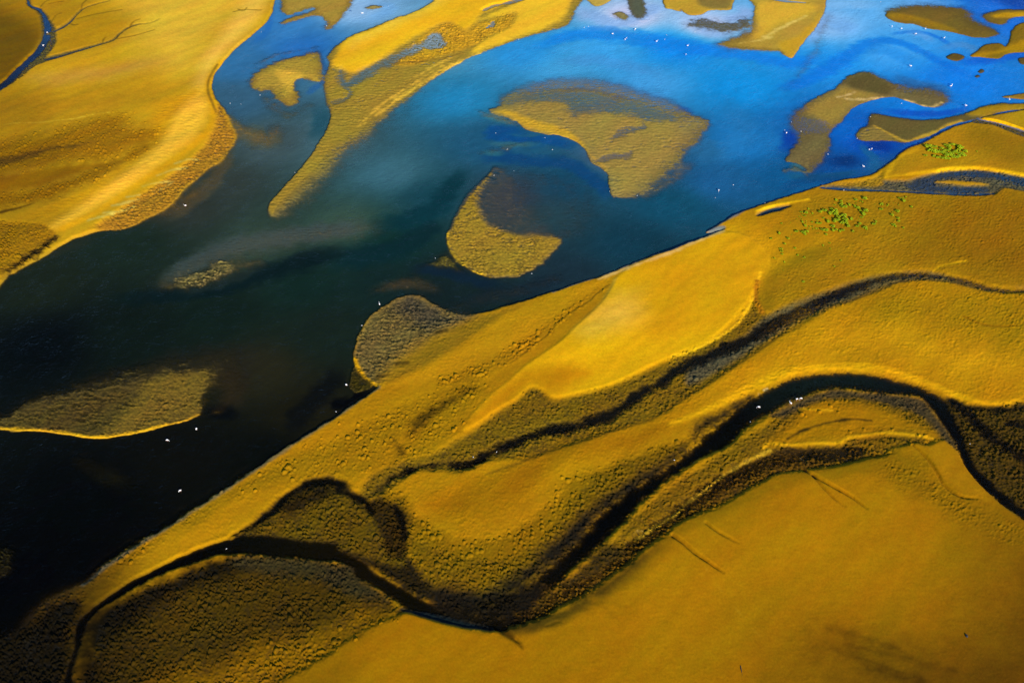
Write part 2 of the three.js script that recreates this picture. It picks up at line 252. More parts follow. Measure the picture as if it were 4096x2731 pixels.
// ---- fan shaped bar
area([...B(1060,1108, 1010,1160, 930,1232, 860,1300, 810,1388, 760,1480, 730,1555), ...E(724,40, 727,120, 752,180, 800,240, 862,292, 930,330, 1020,358, 1130,362, 1220,350, 1300,320, 1380,270, 1440,210, 1495,140, 1515,92), ...B(1500,1480, 1500,1380, 1420,1230, 1260,1130)],
  { id: 6, h: -0.14, c: rgb(104,94,78), lump: 0.027, rip: 0.04, s: [.9,.8,.7,.7,.7,.7,.7,.6,.6,.6,.6,.6,.6,.7,.7,.9,1.2,1.5,1.6,1.7,2,3,4,4,3], j: 0.3, und: 0.05 });
area([...B(1040,1150, 990,1210, 930,1260, 880,1310, 830,1395, 780,1490, 750,1555), ...E(740,40, 742,120, 765,175, 812,232, 872,284, 935,320, 1020,348, 1130,350, 1215,338, 1290,308, 1365,258, 1430,200, 1480,135, 1495,92, 1380,72, 1220,62, 1080,20), ...B(1000,1500, 950,1400, 950,1320, 980,1240)],
  { h: 0.08, c: rgb(170,136,42), lump: 0.036, rip: 0.045, s: [1,1,1,.9,.8,.8,.8,.7,.7,.7,.7,.7,.7,.7,.8,1,1.2,1.4,1.5,1.6,1.6,1.8,1.8,1.8,1.8,1.8,1.8,1.6], j: 0.6 });
stroke(E(735,60, 738,120, 760,180, 812,238, 872,290, 940,328, 1030,354), { c: rgb(226,180,34), w: 0.55, s: 0.5, j: 0.15, dh: 0.08 });
for (const q of [[985,1180,1060,1200],[890,1275,970,1320],[855,1325,940,1350],[830,1400,900,1400],[1020,1150,1080,1160]]) stroke(B(...q), { c: rgb(40,48,50), w: 0.25, s: 0.35, j: 0.3, dh: -0.1 });
area(E(740,165, 700,190, 650,225, 560,270, 520,285, 640,285, 760,300, 860,320, 800,250), { h: -0.01, c: rgb(116,104,40), lump: 0.035, s: 2.6, j: 0.9 });

// ---- south-east flats: the land right of the river
area([...G(-300,1750, -250,1350, 80,1240, 200,1120, 300,1030, 400,970, 500,925, 620,868, 700,790, 780,722, 900,655, 1000,590, 1150,505, 1300,398, 1450,308, 1600,208, 1750,108, 1890,5), ...E(0,1285, 60,1235, 130,1190, 200,1140, 280,1088, 200,1060, 150,1000, 108,930, 110,830, 150,720, 190,640, 260,580, 350,520, 430,480, 540,470, 620,512, 700,560, 760,590, 880,600, 1000,580, 1080,560, 1250,510, 1450,450, 1600,395, 1800,330, 2000,250, 2150,195), ...F(0,172, 100,125, 200,85, 330,30), ...C(220,1562, 330,1490, 440,1430, 600,1375, 700,1340, 850,1290, 980,1250, 1100,1215, 1250,1190, 1350,1160, 1430,1100, 1490,1060, 1560,1000, 1680,958, 1800,890, 1900,845, 2000,820, 2100,800, 2352,745, 2900,640), ...K(2900,700, 2700,2200, 600,1900)],
  { h: 0.8, c: rgb(180,130,8), lump: 0.02, rip: 0.012, und: 0.45, j: 0.3, s: [7,7,7,7,7,6,5,4,3,2.2,1.6,1.2,...Array(80).fill(0.8)] });
// lobe with rough wet back
area(E(280,1080, 205,1055, 155,1000, 112,930, 115,830, 155,720, 195,640, 262,582, 352,522, 430,485, 540,475, 620,515, 700,562, 800,600, 900,610, 860,660, 720,720, 600,800, 480,880, 380,960, 300,1040), { h: 0.08, c: rgb(122,104,54), lump: 0.055, rip: 0.06, und: 0, s: [.6,.6,.6,.6,.6,.7,.8,1.1,1.3,1.5,1.9,2.2,2.4,2.6,4,6,6,6,6,6,4,1.8], j: 0.6 });
area(E(470,470, 640,530, 760,600, 900,605, 800,660, 600,700, 480,640, 400,560), { c: rgb(92,82,60), s: 4, j: 1.4, dh: -0.05 });
area(E(300,1050, 420,930, 560,830, 760,710, 900,640, 1080,580, 1250,530, 1100,660, 900,790, 700,900, 500,1000, 380,1060), { c: rgb(146,112,20), s: 2.6, j: 1.2, h: 0.4, lump: 0.03 });
stroke(E(112,900, 150,985, 190,1035, 240,1075, 300,1090), { c: rgb(214,160,12), w: 0.7, s: 0.5, j: 0.2, dh: 0.05 });
area(E(90,1060, 105,950, 160,1010, 230,1080, 180,1110, 110,1120), { c: rgb(66,56,10), h: 0.04, lump: 0.05, s: 0.8, j: 0.4 });
for (const q of [[430,935],[300,1018],[700,720]]) stroke(E(q[0]-30,q[1]+6, q[0],q[1], q[0]+34,q[1]-4), { c: rgb(60,46,14), w: 0.6, s: 0.6, j: 0.5, ca: 0.8 });
// golden ridge and its terraces
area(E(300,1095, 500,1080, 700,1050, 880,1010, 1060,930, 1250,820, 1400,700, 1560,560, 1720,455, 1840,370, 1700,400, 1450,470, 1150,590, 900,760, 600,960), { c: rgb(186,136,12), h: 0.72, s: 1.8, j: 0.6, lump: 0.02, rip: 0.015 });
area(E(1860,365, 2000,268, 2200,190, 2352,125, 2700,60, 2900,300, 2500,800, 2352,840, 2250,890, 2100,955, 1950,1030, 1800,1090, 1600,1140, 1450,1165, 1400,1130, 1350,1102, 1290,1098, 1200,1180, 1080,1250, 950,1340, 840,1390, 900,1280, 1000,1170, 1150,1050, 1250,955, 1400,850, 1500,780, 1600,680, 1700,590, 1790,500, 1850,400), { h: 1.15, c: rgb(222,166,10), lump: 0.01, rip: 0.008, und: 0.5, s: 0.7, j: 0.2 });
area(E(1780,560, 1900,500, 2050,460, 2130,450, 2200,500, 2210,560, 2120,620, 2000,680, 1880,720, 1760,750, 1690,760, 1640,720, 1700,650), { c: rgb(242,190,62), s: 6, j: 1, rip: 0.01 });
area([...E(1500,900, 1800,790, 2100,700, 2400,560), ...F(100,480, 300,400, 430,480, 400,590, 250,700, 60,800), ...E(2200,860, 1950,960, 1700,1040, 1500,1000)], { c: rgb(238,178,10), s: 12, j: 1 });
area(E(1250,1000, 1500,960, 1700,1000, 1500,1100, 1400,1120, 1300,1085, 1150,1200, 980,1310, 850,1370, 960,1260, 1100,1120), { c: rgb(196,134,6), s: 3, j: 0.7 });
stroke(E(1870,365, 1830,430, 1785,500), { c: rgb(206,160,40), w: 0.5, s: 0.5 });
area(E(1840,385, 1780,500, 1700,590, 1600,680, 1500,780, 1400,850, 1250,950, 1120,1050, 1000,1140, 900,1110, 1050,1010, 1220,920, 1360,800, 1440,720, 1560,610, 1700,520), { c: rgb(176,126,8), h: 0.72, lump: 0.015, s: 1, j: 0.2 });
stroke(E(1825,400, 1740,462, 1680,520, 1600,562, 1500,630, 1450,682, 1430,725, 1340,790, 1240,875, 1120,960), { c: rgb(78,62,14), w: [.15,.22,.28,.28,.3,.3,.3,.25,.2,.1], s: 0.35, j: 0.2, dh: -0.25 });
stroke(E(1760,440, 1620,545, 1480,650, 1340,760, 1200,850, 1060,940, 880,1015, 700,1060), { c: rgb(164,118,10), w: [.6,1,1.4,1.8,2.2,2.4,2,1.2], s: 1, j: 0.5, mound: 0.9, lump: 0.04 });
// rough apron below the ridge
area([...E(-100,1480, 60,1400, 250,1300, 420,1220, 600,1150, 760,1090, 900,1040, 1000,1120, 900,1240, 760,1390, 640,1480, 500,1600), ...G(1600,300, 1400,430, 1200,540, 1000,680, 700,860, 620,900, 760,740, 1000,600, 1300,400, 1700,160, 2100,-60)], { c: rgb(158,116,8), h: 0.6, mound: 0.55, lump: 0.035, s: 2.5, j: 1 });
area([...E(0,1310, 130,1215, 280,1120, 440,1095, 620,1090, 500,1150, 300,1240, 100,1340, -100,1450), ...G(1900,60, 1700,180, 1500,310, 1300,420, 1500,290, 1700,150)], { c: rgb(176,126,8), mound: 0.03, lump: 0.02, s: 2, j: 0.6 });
stroke(E(900,1120, 800,1170, 700,1220, 610,1280, 520,1370, 480,1420), { c: rgb(58,44,6), w: [.8,1.6,1.5,1.3,1.1,.5], s: 1.6, j: 1.2, lump: 0.05, ca: 0.85 });
stroke(E(380,1450, 410,1490, 440,1530), { c: rgb(52,40,6), w: 0.7, s: 1, j: 0.8, ca: 0.8 });
// upper creek across the right half
const rim = rgb(128,98,20);
area([...F(700,565, 850,502, 1000,452, 1150,397, 1300,350, 1450,325, 1600,311, 1740,315, 1900,357, 2050,397, 2200,430, 2352,425, 2600,400, 2600,480, 2352,492, 2200,481, 2050,441, 1900,401, 1750,379, 1600,379, 1480,396, 1400,436, 1300,471, 1200,511, 1100,546, 1030,571, 950,621, 850,681, 700,751, 550,861, 400,961, 250,1061, 100,1151, 0,1212), ...E(2250,1250, 2100,1312, 1900,1372, 1700,1442, 1500,1502, 1350,1560), ...J(960,80, 840,150, 640,140, 500,160, 380,250, 240,330, 150,310, 220,180, 400,100, 600,40, 760,-30), ...E(760,1470, 900,1395, 1000,1318, 1100,1246, 1200,1192, 1290,1108, 1350,1112, 1450,1176, 1600,1152, 1800,1102, 1950,1042, 2100,970, 2250,900), ...F(0,884, 100,848, 200,800, 330,720, 430,630, 500,550, 540,450, 560,420, 590,520, 610,600)],
  { h: 0.26, c: rgb(122,94,14), lump: 0.05, rip: 0.02, und: 0.1, mound: 0.3, s: 1.1, j: 0.2 });
area(F(2400,400, 2200,432, 2050,400, 1900,360, 1740,320, 1600,315, 1450,330, 1300,355, 1150,400, 1000,456, 850,506, 700,570, 600,640, 450,760, 250,860, 100,960, 100,1080, 300,980, 500,860, 700,730, 900,620, 1100,530, 1250,480, 1400,425, 1500,390, 1620,374, 1760,376, 1900,398, 2100,450, 2400,490), { c: rgb(88,82,60), s: 1.2, j: 0.4, lump: 0.05, dh: -0.05 });
stroke([...F(2600,440, 2352,455, 2150,435, 1950,375, 1750,345, 1550,340, 1350,372, 1100,462, 900,562, 700,655, 500,765, 300,850, 150,915, 0,985), ...E(2200,1040, 2050,1120, 1950,1200, 1800,1290, 1600,1350, 1350,1400, 1150,1480, 1000,1540), ...J(900,92, 700,102, 550,112, 430,162, 350,205, 220,300, 180,335)],
  { h: -0.06, c: rgb(24,20,13), w: [1.2,1.2,1.1,1,1,.9,1.2,1.7,2,2,2,1.8,1.6,1.6,1.5,1.5,1.7,1.7,1.5,1.4,1.3,1.2,.9,.7,.7,.6,.5,.4,.4], s: 1.1, j: 0.9, lump: 0.06 });
for (const q of [[2352,490,2200,480,2050,440,1900,400,1750,378,1600,378,1480,395,1400,435,1300,470,1200,510,1100,545,1030,570,950,620]]) stroke(F(...q), { c: rgb(30,34,42), w: 0.35, s: 0.4, j: 0.3, dh: -0.1 });
stroke([...F(850,685, 700,755, 550,865, 400,965, 250,1065, 100,1155, 0,1215), ...E(2100,1315, 1900,1375, 1700,1445, 1500,1505, 1350,1560), ...J(1020,165)], { c: rgb(52,44,18), w: 0.4, s: 0.5, j: 0.2, dh: -0.15 });
// plain with the bushes
area([...C(1000,1300, 1300,1290, 1500,1300, 1800,1310, 2150,1300, 2600,1300), ...F(2600,400, 2352,420, 2200,425, 2050,390, 1900,350, 1740,308, 1600,306, 1450,320, 1300,345, 1150,390, 1000,445, 850,496, 620,590, 580,520, 560,420, 600,330, 700,250, 860,180, 1020,130, 1100,80, 1000,-60), ...C(800,1480, 850,1380)], { c: rgb(164,122,10), h: 0.78, lump: 0.03, und: 0.25, s: 3, j: 0.8, rip: 0.015 });
area(F(1030,132, 900,172, 750,232, 650,300, 590,370, 565,450, 580,560, 660,560, 660,440, 720,340, 860,270, 1010,200), { c: rgb(146,112,8), s: 2, j: 0.4, h: 0.62, lump: 0.02 });
area([...C(1900,1340, 2600,1330), ...F(2600,380, 2200,400, 2000,330, 1700,260, 1500,200, 1600,60)], { c: rgb(148,104,6), s: 9, j: 2, lump: 0.032 });
area([...F(0,-20, 330,20, 600,60, 700,200, 560,340, 440,560, 200,700, 0,820), ...E(2200,830, 2000,500, 2150,250)], { c: rgb(216,158,10), s: 7, j: 1.2 });
stroke(F(580,330, 550,420, 520,520, 470,610, 400,690, 280,770, 120,850, -20,890), { c: rgb(236,180,20), w: 0.4, s: 0.4, j: 0.1 });
stroke(F(555,390, 545,470, 560,540, 590,590), { c: rgb(170,112,14), w: 0.7, s: 0.6, j: 0.4, mound: 0.8 });
// broad tongue between the two channels
area([...F(1200,520, 1400,440, 1600,385, 1760,385, 1900,405, 2100,455, 2600,520, 2600,1180, 2352,1190, 2200,1205, 2000,1190, 1850,1120, 1700,1055, 1500,1000, 1350,965, 1200,950, 1050,950, 900,970, 780,1000, 650,1060, 500,1130, 350,1190, 200,1240, 0,1310), ...E(2200,1400, 2000,1480, 1800,1560), ...J(1500,180, 1300,320, 1100,430, 900,500, 700,450, 600,350, 700,270, 900,200, 1060,150, 1250,90, 1400,30), ...E(1500,1510, 1700,1450, 1900,1380, 2100,1320), ...F(0,1220, 250,1070, 550,870, 850,690, 1030,580)], { c: rgb(182,130,6), h: 0.9, lump: 0.025, und: 0.55, s: 1.3, j: 0.2 });
area(F(1400,450, 1700,400, 2000,440, 2500,540, 2500,800, 2000,760, 1600,640, 1300,600), { c: rgb(160,122,6), s: 8, j: 1.5, ca: 0.8, lump: 0.035 });
area(F(900,660, 1200,640, 1700,760, 2200,900, 2400,1000, 1900,1000, 1500,880, 1000,900, 600,1060, 300,1180, 700,880), { c: rgb(204,148,10), s: 9, j: 1.5 });
area([...E(2352,1330, 2000,1480), ...J(1500,60, 1350,250, 1100,420, 800,480, 620,380, 800,280, 1100,170, 1300,80, 1700,-60)], { c: rgb(156,106,4), s: 5, j: 1, lump: 0.02 });
stroke(F(1030,568, 1150,610, 1260,650, 1380,660), { c: rgb(210,150,10), w: 0.25, s: 0.45, dh: -0.12, j: 0.15 });
stroke(F(1740,318, 1790,285, 1850,272, 1960,250), { c: rgb(200,150,10), w: 0.3, s: 0.5, dh: -0.18, j: 0.15 });
stroke(F(1940,620, 2050,670, 2160,690, 2300,685), { c: rgb(140,96,4), w: 0.3, s: 0.5, dh: -0.1 });
// mound field at the tongue's foot, falling to the channels
area([...J(240,360, 440,480, 470,600, 480,720, 420,860, 300,860, 500,960, 700,1040, 900,1080, 1120,1090, 1250,1000, 1380,880, 1500,770, 1620,650, 1700,540, 1780,440, 1900,340, 2050,240, 2300,60), ...E(2352,1500, 2352,1440), ...J(1950,60, 1700,150, 1560,220, 1500,330, 1300,470, 1100,600, 850,620, 700,560, 560,480, 480,380, 420,300)], { c: rgb(120,90,6), h: 0.45, mound: 0.55, lump: 0.05, und: 0.1, s: 1.8, j: 0.8 });
stroke(J(560,560, 680,610, 800,660, 920,680, 1060,690, 1180,650, 1300,590, 1400,480, 1460,390, 1560,260, 1640,200), { mound: 1, lump: 0.025, w: 2.2, s: 1.4, j: 0.8, c: rgb(152,110,6), ca: 0.6 });
area([...J(440,860, 620,900, 820,940, 1000,950, 1140,870, 1280,760, 1400,650, 1500,570, 1590,480, 1720,370, 1870,270, 2060,150, 2352,-30), ...F(150,1330, 300,1260, 500,1150, 520,1165, 300,1330, 50,1500), ...J(2200,130, 2000,262, 1850,362, 1750,452, 1680,542, 1540,692, 1350,852, 1150,985, 900,1090, 700,1060, 500,980)], { c: rgb(30,26,16), s: 2.2, j: 0.8, lump: 0.05, h: 0.16 });
// middle channel
area([...F(20,1590, 90,1530, 170,1455, 270,1365, 400,1262, 520,1172, 650,1102, 780,1042, 900,1011, 1050,998, 1200,998, 1350,1015, 1500,1050, 1650,1092, 1800,1162, 1900,1217, 2000,1300, 2080,1420, 2150,1562), ...K(2200,160, 2500,420, 2500,600, 2352,480, 2200,380, 2050,240, 1950,110, 1895,0), ...F(1850,1430, 1780,1322, 1720,1232, 1650,1152, 1550,1140, 1400,1130, 1200,1105, 1050,1100, 900,1140, 760,1192, 640,1262, 500,1352, 350,1482), ...J(2352,110, 2200,212, 2050,342, 1950,452, 1850,552, 1750,652, 1650,742, 1550,832, 1480,902, 1400,972, 1300,1042, 1200,1085, 1120,1085, 1150,982, 1250,932, 1350,852, 1450,772, 1540,692, 1620,622, 1680,542, 1750,452, 1850,362, 2000,262, 2200,132)],
  { h: -0.45, c: rgb(18,15,7), lump: 0.06, mound: 0, und: 0, s: 1.7, j: 0.5 });
stroke([...F(-20,1345, 150,1275, 300,1210, 420,1145, 560,1075, 700,1015, 850,975, 1000,960, 1150,958, 1300,965, 1450,990, 1600,1035, 1760,1090, 1900,1150, 2050,1195, 2200,1205, 2380,1190)], { c: rgb(226,168,10), w: [.5,.6,.9,1.1,1.2,1.2,1.2,1.1,1.1,1.1,1.1,1,.9,.8,.7,.6,.5], s: 0.9, j: 0.25, dh: 0.05, rip: 0.03, ca: 0.8 });
for (const q of [[562,1142,574,1134],[600,1114,628,1102]]) stroke(F(...q), { c: rgb(225,212,170), w: 0.07, s: 0.2, j: 0.2, ca: 0.7 });
// rough dark marsh at the right edge
area([...F(1830,1172, 1960,1205, 2100,1222, 2230,1222, 2500,1195, 2500,1562), ...K(2500,420, 2352,395, 2200,290, 2080,160, 2000,60, 1975,0), ...F(1960,1480, 1900,1330)], { h: 0.14, c: rgb(76,58,10), lump: 0.075, mound: 0.3, s: 1.2, j: 0.6 });
stroke(F(1880,1200, 2000,1290, 2090,1390, 2200,1470, 2300,1540, 2400,1600), { h: -0.08, c: rgb(26,20,8), w: [1,1.4,1.6,1.8,1.6,1.4], s: 1.4, j: 1.3 });
stroke(F(2250,1330, 2320,1340, 2420,1345), { h: -0.05, c: rgb(26,20,8), w: 0.9, s: 0.9, j: 0.9 });
stroke(F(1960,1222, 2080,1235, 2250,1240, 2400,1220), { c: rgb(40,32,8), w: 0.5, s: 0.7, j: 0.5, dh: -0.1 });
// spit between the middle channel and the lower drain
area([...F(420,1475, 560,1380, 700,1290, 820,1220, 930,1165, 1050,1125, 1200,1128, 1400,1150, 1540,1165, 1640,1185, 1690,1250, 1760,1340, 1840,1440, 1900,1562), ...K(1880,20, 1700,-20, 1560,-110, 1300,-110, 1000,-90, 640,20, 480,90, 330,180, 200,280, 50,390), ...J(2200,500, 2050,610, 1900,710, 1750,800, 1600,890, 1480,960, 1380,1020, 1500,920, 1680,760, 1860,590, 1960,480, 2100,350, 2250,230)], { h: 0.42, c: rgb(120,90,10), lump: 0.05, rip: 0.02, mound: 0.12, s: 1.2, j: 0.4 });
area(F(850,1235, 1000,1190, 1200,1200, 1400,1240, 1550,1310, 1700,1380, 1750,1420, 1550,1395, 1400,1390, 1250,1410, 1130,1440, 950,1455, 760,1470, 640,1480, 700,1420, 800,1330), { c: rgb(166,116,4), h: 0.7, lump: 0.02, mound: 0.12, s: 2.2, j: 0.7 });
area(F(640,1290, 760,1215, 900,1155, 1050,1112, 1200,1115, 1400,1140, 1560,1150, 1700,1200, 1800,1330, 1900,1480, 1860,1500, 1740,1360, 1600,1260, 1400,1200, 1200,1170, 1050,1165, 900,1210, 760,1290), { c: rgb(74,62,38), s: 1.2, j: 0.5, lump: 0.05, h: 0.2 });
stroke(F(840,1240, 950,1248, 1060,1250), { c: rgb(214,158,12), w: 0.25, s: 0.4, j: 0.2, dh: 0.08 });
stroke(F(760,1440, 900,1370, 1050,1330, 1200,1310, 1320,1320), { c: rgb(58,44,10), w: 0.25, s: 0.4, j: 0.3, dh: -0.12 });
stroke(F(600,1500, 640,1474, 780,1480, 950,1470, 1100,1470, 1150,1442, 1250,1422, 1400,1402, 1550,1412, 1700,1434, 1760,1470), { c: rgb(222,164,14), w: 0.4, s: 0.45, j: 0.2, dh: 0.1 });
// lower drain below it
area([...F(780,1500, 950,1490, 1100,1490, 1170,1460, 1260,1440, 1400,1420, 1560,1430, 1700,1450, 1750,1468, 1650,1480, 1480,1490, 1420,1530), ...K(1440,38, 1300,68, 1150,103, 1000,128, 870,148, 700,173, 560,243, 400,338, 200,428, 100,468, 0,528), ...J(2230,568, 2100,638, 2000,738, 1850,848, 1700,958, 1600,1018, 1450,1088, 1300,1158, 1180,1184, 1080,1190, 1150,1130, 1300,1095, 1400,1038, 1500,968, 1600,900, 1750,800, 1900,700, 2050,610, 2200,500), ...K(50,395, 200,282, 330,182, 480,92, 640,22, 760,-20)], { h: 0.06, c: rgb(28,23,13), lump: 0.055, mound: 0.2, s: 0.8, j: 0.4 });
area(F(1150,1470, 1300,1440, 1450,1425, 1600,1435, 1740,1466, 1640,1500, 1500,1500, 1420,1560, 1250,1562), { c: rgb(120,88,10), mound: 0.75, s: 1, j: 0.5, h: 0.3 });
stroke([...K(1250,0, 1080,25, 900,50, 700,80, 550,112, 400,172, 250,262, 100,372, 0,442), ...J(2200,492, 2050,602, 1900,702, 1750,802, 1600,902, 1500,972, 1400,1042, 1300,1100, 1180,1140)], { h: -0.1, c: rgb(18,14,5), w: [.9,1.3,1.5,1.6,1.9,2,1.9,1.8,1.6,1.6,1.8,1.9,1.8,1.6,1.5,1.4,1.5,1.8], s: 1.5, j: 0.8, lump: 0.07 });
stroke([...K(640,10, 480,85, 330,175, 200,275, 100,345), ...J(2260,440, 2130,520, 2010,600)], { c: rgb(196,156,40), w: 0.35, s: 0.5, j: 0.4, dh: 0.08 });
stroke(J(1985,575, 2005,550, 2050,545), { c: rgb(220,196,130), w: 0.1, s: 0.2, j: 0.25, ca: 0.7 });
stroke(K(855,60, 885,75, 900,95), { c: rgb(180,170,140), w: 0.2, s: 0.3, j: 0.4, ca: 0.7 });
stroke(K(860,30, 1000,45, 1120,50, 1250,40, 1380,50), { c: rgb(24,20,10), w: 0.8, s: 0.9, j: 0.9, dh: -0.12 });

// smooth field of sand, lower right
area([...K(1800,-60, 1700,-20, 1620,-40, 1560,-20, 1440,45, 1300,75, 1150,110, 1000,136, 870,156, 700,182, 560,252, 400,347, 200,437, 100,477, 0,537), ...J(2230,577, 2120,660, 2020,760, 1900,860, 1760,970, 1620,1060, 1480,1120, 1330,1180, 1220,1205, 1130,1215, 1000,1240, 900,1228, 780,1198, 650,1158, 560,1122, 440,1108, 360,1130, 270,1172, 150,1232, 0,1322), ...G(2250,1352, 2150,1402, 2050,1462, 1950,1522, 1800,1620, 1700,1900), ...K(2900,1900, 2600,640, 2352,480, 2200,375, 2050,238, 1950,108, 1900,20)], { h: 1.15, c: rgb(164,114,3), lump: 0.008, mound: 0, rip: 0.008, und: 0.3, s: [.8,.8,.8,.8,.9,.9,.9,1,1.2,1.4,1.6,1.8,2,2,2,2.2,2.2,2.6,3,3,3,3,2.4,1.6,1,.7,.6,.6,.6,.6,.6,.6,.7,.7,.7,.7,.7,.7,.7,.8,.8,.8,.8,.8,.6,.6,.6,.6,.6,.6], j: 0.12 });
area([...J(1500,1130, 1800,960, 2100,720, 2352,560), ...K(300,440, 700,220, 1000,190, 1300,180, 1700,400, 1600,800, 1000,1000, 600,1100, 300,1300), ...J(2100,1400, 1700,1300)], { c: rgb(174,122,4), s: 14, j: 1 });
area(K(2700,300, 2700,1800, 900,1800, 1100,1560, 1500,1480, 1900,1300, 2150,1000, 2352,620), { c: rgb(78,51,2), s: 26, j: 2, ca: 1 });  // light falloff toward the lower right, painted as darker sand
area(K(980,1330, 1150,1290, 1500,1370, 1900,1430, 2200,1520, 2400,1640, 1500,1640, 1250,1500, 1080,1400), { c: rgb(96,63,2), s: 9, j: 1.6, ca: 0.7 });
for (const q of [[1050,1340,1250,1410,1450,1480,1650,1540],[1150,1320,1400,1370,1650,1430,1900,1500],[1040,1210,1180,1240,1350,1290,1500,1350],[1300,1480,1500,1530,1700,1590]]) stroke(K(...q), { c: rgb(36,22,2), w: 0.5, s: 1.5, j: 0.6, ca: 0.75, dh: -0.05 });
area(G(1900,1564, 2100,1460, 2300,1350, 2352,1320, 2352,1700, 1600,1800), { c: rgb(142,102,3), s: 5, j: 0.6 });
// olive rim along the field's upper edge, grainy towards the right
stroke([...K(1500,70, 1300,110, 1000,170, 800,200, 600,290, 400,390, 200,480, 0,580), ...J(2150,700, 1950,880, 1700,1050, 1400,1180)], { c: rgb(136,102,4), w: [2.4,2.2,1.8,1.4,1.4,1.2,1.2,1.2,1.4,1.4,1.2,.8], s: 1.6, j: 0.5, ca: 0.8 });
area(K(1300,120, 1560,50, 1640,60, 1760,200, 1860,330, 2050,370, 2352,560, 2352,640, 1900,480, 1600,300), { c: rgb(140,102,4), lump: 0.04, s: 4, j: 1 });
area(K(1680,-60, 1880,0, 1960,150, 2100,330, 2000,320, 1880,250, 1780,150), { c: rgb(170,120,6), s: 1.5, j: 0.3 });
stroke(J(1150,1225, 1300,1195, 1500,1120, 1700,1010, 1880,880, 2040,745, 2150,660), { c: rgb(66,54,10), w: [1.2,1.6,1.4,1.3,1.2,.9,.4], s: 1.4, j: 0.4, ca: 0.85 });  // shaded slope painted as a dark stroke
for (const q of [[1700,1020,1790,1060,1860,1120],[1720,1010,1850,1020,1930,1060]]) stroke(J(...q), { c: rgb(150,108,4), w: 0.35, s: 0.9, j: 0.4, ca: 0.8, dh: -0.1 });
// gullies in the sand
const gully = (p, w, d = 0.3) => stroke(p, { c: rgb(124,86,4), w, s: 0.4, j: 0.1, dh: -d * 2.6, ca: 0.5 });
gully(K(880,140, 940,180, 1080,262, 1200,332, 1290,405), [.5,.45,.35,.25,.1], 0.4);
gully(K(930,178, 1000,262, 1070,332, 1140,390), [.4,.3,.22,.08]);
gully(K(-10,580, 60,628, 130,690, 240,770, 330,835), [.5,.45,.4,.3,.1], 0.4);
gully(K(215,498, 300,562, 430,635), [.3,.25,.1]);
gully(K(1600,-25, 1700,70, 1760,160, 1800,230, 1880,300, 1950,328, 2030,338), [.35,.35,.3,.35,.3,.25,.1], 0.3);
gully(J(1400,1190, 1480,1160, 1520,1172), [.15,.2,.05], 0.15);
for (const q of [[150,745,200,790,220,825],[240,840,290,920,320,960],[400,1060,470,1140],[520,1210,570,1255],[270,560,285,572],[590,318,600,330]]) stroke(K(...q), { c: rgb(200,150,24), w: 0.06, s: 0.2, j: 0.3, ca: 0.5 });

// ---- lower left: rough mud between the channels
area([...G(500,1700, 600,1480, 640,1330, 700,1150, 800,1030, 1000,930, 1200,850, 1400,780, 1650,720, 1850,720, 2100,740, 2352,770), ...J(150,850, 300,960, 420,1060, 430,1100, 360,1128, 270,1168, 150,1228, 0,1318), ...G(2250,1346, 2150,1396, 2050,1456, 1950,1516, 1800,1610, 1300,1800)], { h: 0.4, c: rgb(72,53,5), lump: 0.055, mound: 0.42, und: 0.1, s: 1.6, j: 0.6 });
area([...G(560,1600, 560,1250, 640,1080, 900,960, 1200,830, 1450,740, 1700,760, 1500,850, 1250,950, 1000,1060, 800,1190, 700,1330)], { c: rgb(26,19,3), s: 3.5, j: 1.2, h: 0.14 });
area([...G(1600,730, 1900,720, 2352,770), ...J(150,850, 330,980, 300,1010, 100,980), ...G(2300,940, 2100,860, 1850,830, 1650,800)], { c: rgb(58,50,26), s: 2, j: 0.8, lump: 0.06, h: 0.22 });
area([...G(900,1700, 1200,1500, 1500,1450, 1750,1300, 2000,1270, 2200,1180, 2352,1130), ...J(100,1090, 350,1110, 250,1165, 0,1300), ...G(2150,1390, 1950,1500, 1800,1600)], { c: rgb(126,90,3), s: 4, j: 1, mound: 0.2, lump: 0.03 });
area([...G(1560,1480, 1750,1400, 1950,1330, 2150,1330, 2250,1345, 2050,1450, 1900,1530, 1700,1640, 1400,1640)], { c: rgb(134,96,4), lump: 0.06, s: 1.6, j: 0.7 });
area(G(-300,1700, -300,1250, 100,1260, 300,1060, 480,980, 560,1010, 520,1130, 470,1240, 480,1350, 460,1460, 380,1700), { h: 0.2, c: rgb(30,23,4), lump: 0.075, mound: 0.25, s: 2.5, j: 0.8 });
area(G(-300,1700, -300,1200, 100,1200, 200,1150, 260,1300, 200,1500, 100,1700), { c: rgb(7,6,2), s: 4, j: 1.2 });
area([...G(1480,650, 1700,480, 1880,330, 2050,215, 2250,185, 2352,235), ...J(100,275, 240,390, 420,370, 486,560, 490,720, 660,1010, 400,900, 200,780, 0,700), ...G(2200,660, 1900,630, 1650,620)], { h: 0.1, c: rgb(40,30,5), lump: 0.055, und: 0, mound: 0.1, s: 1.2, j: 0.5 });
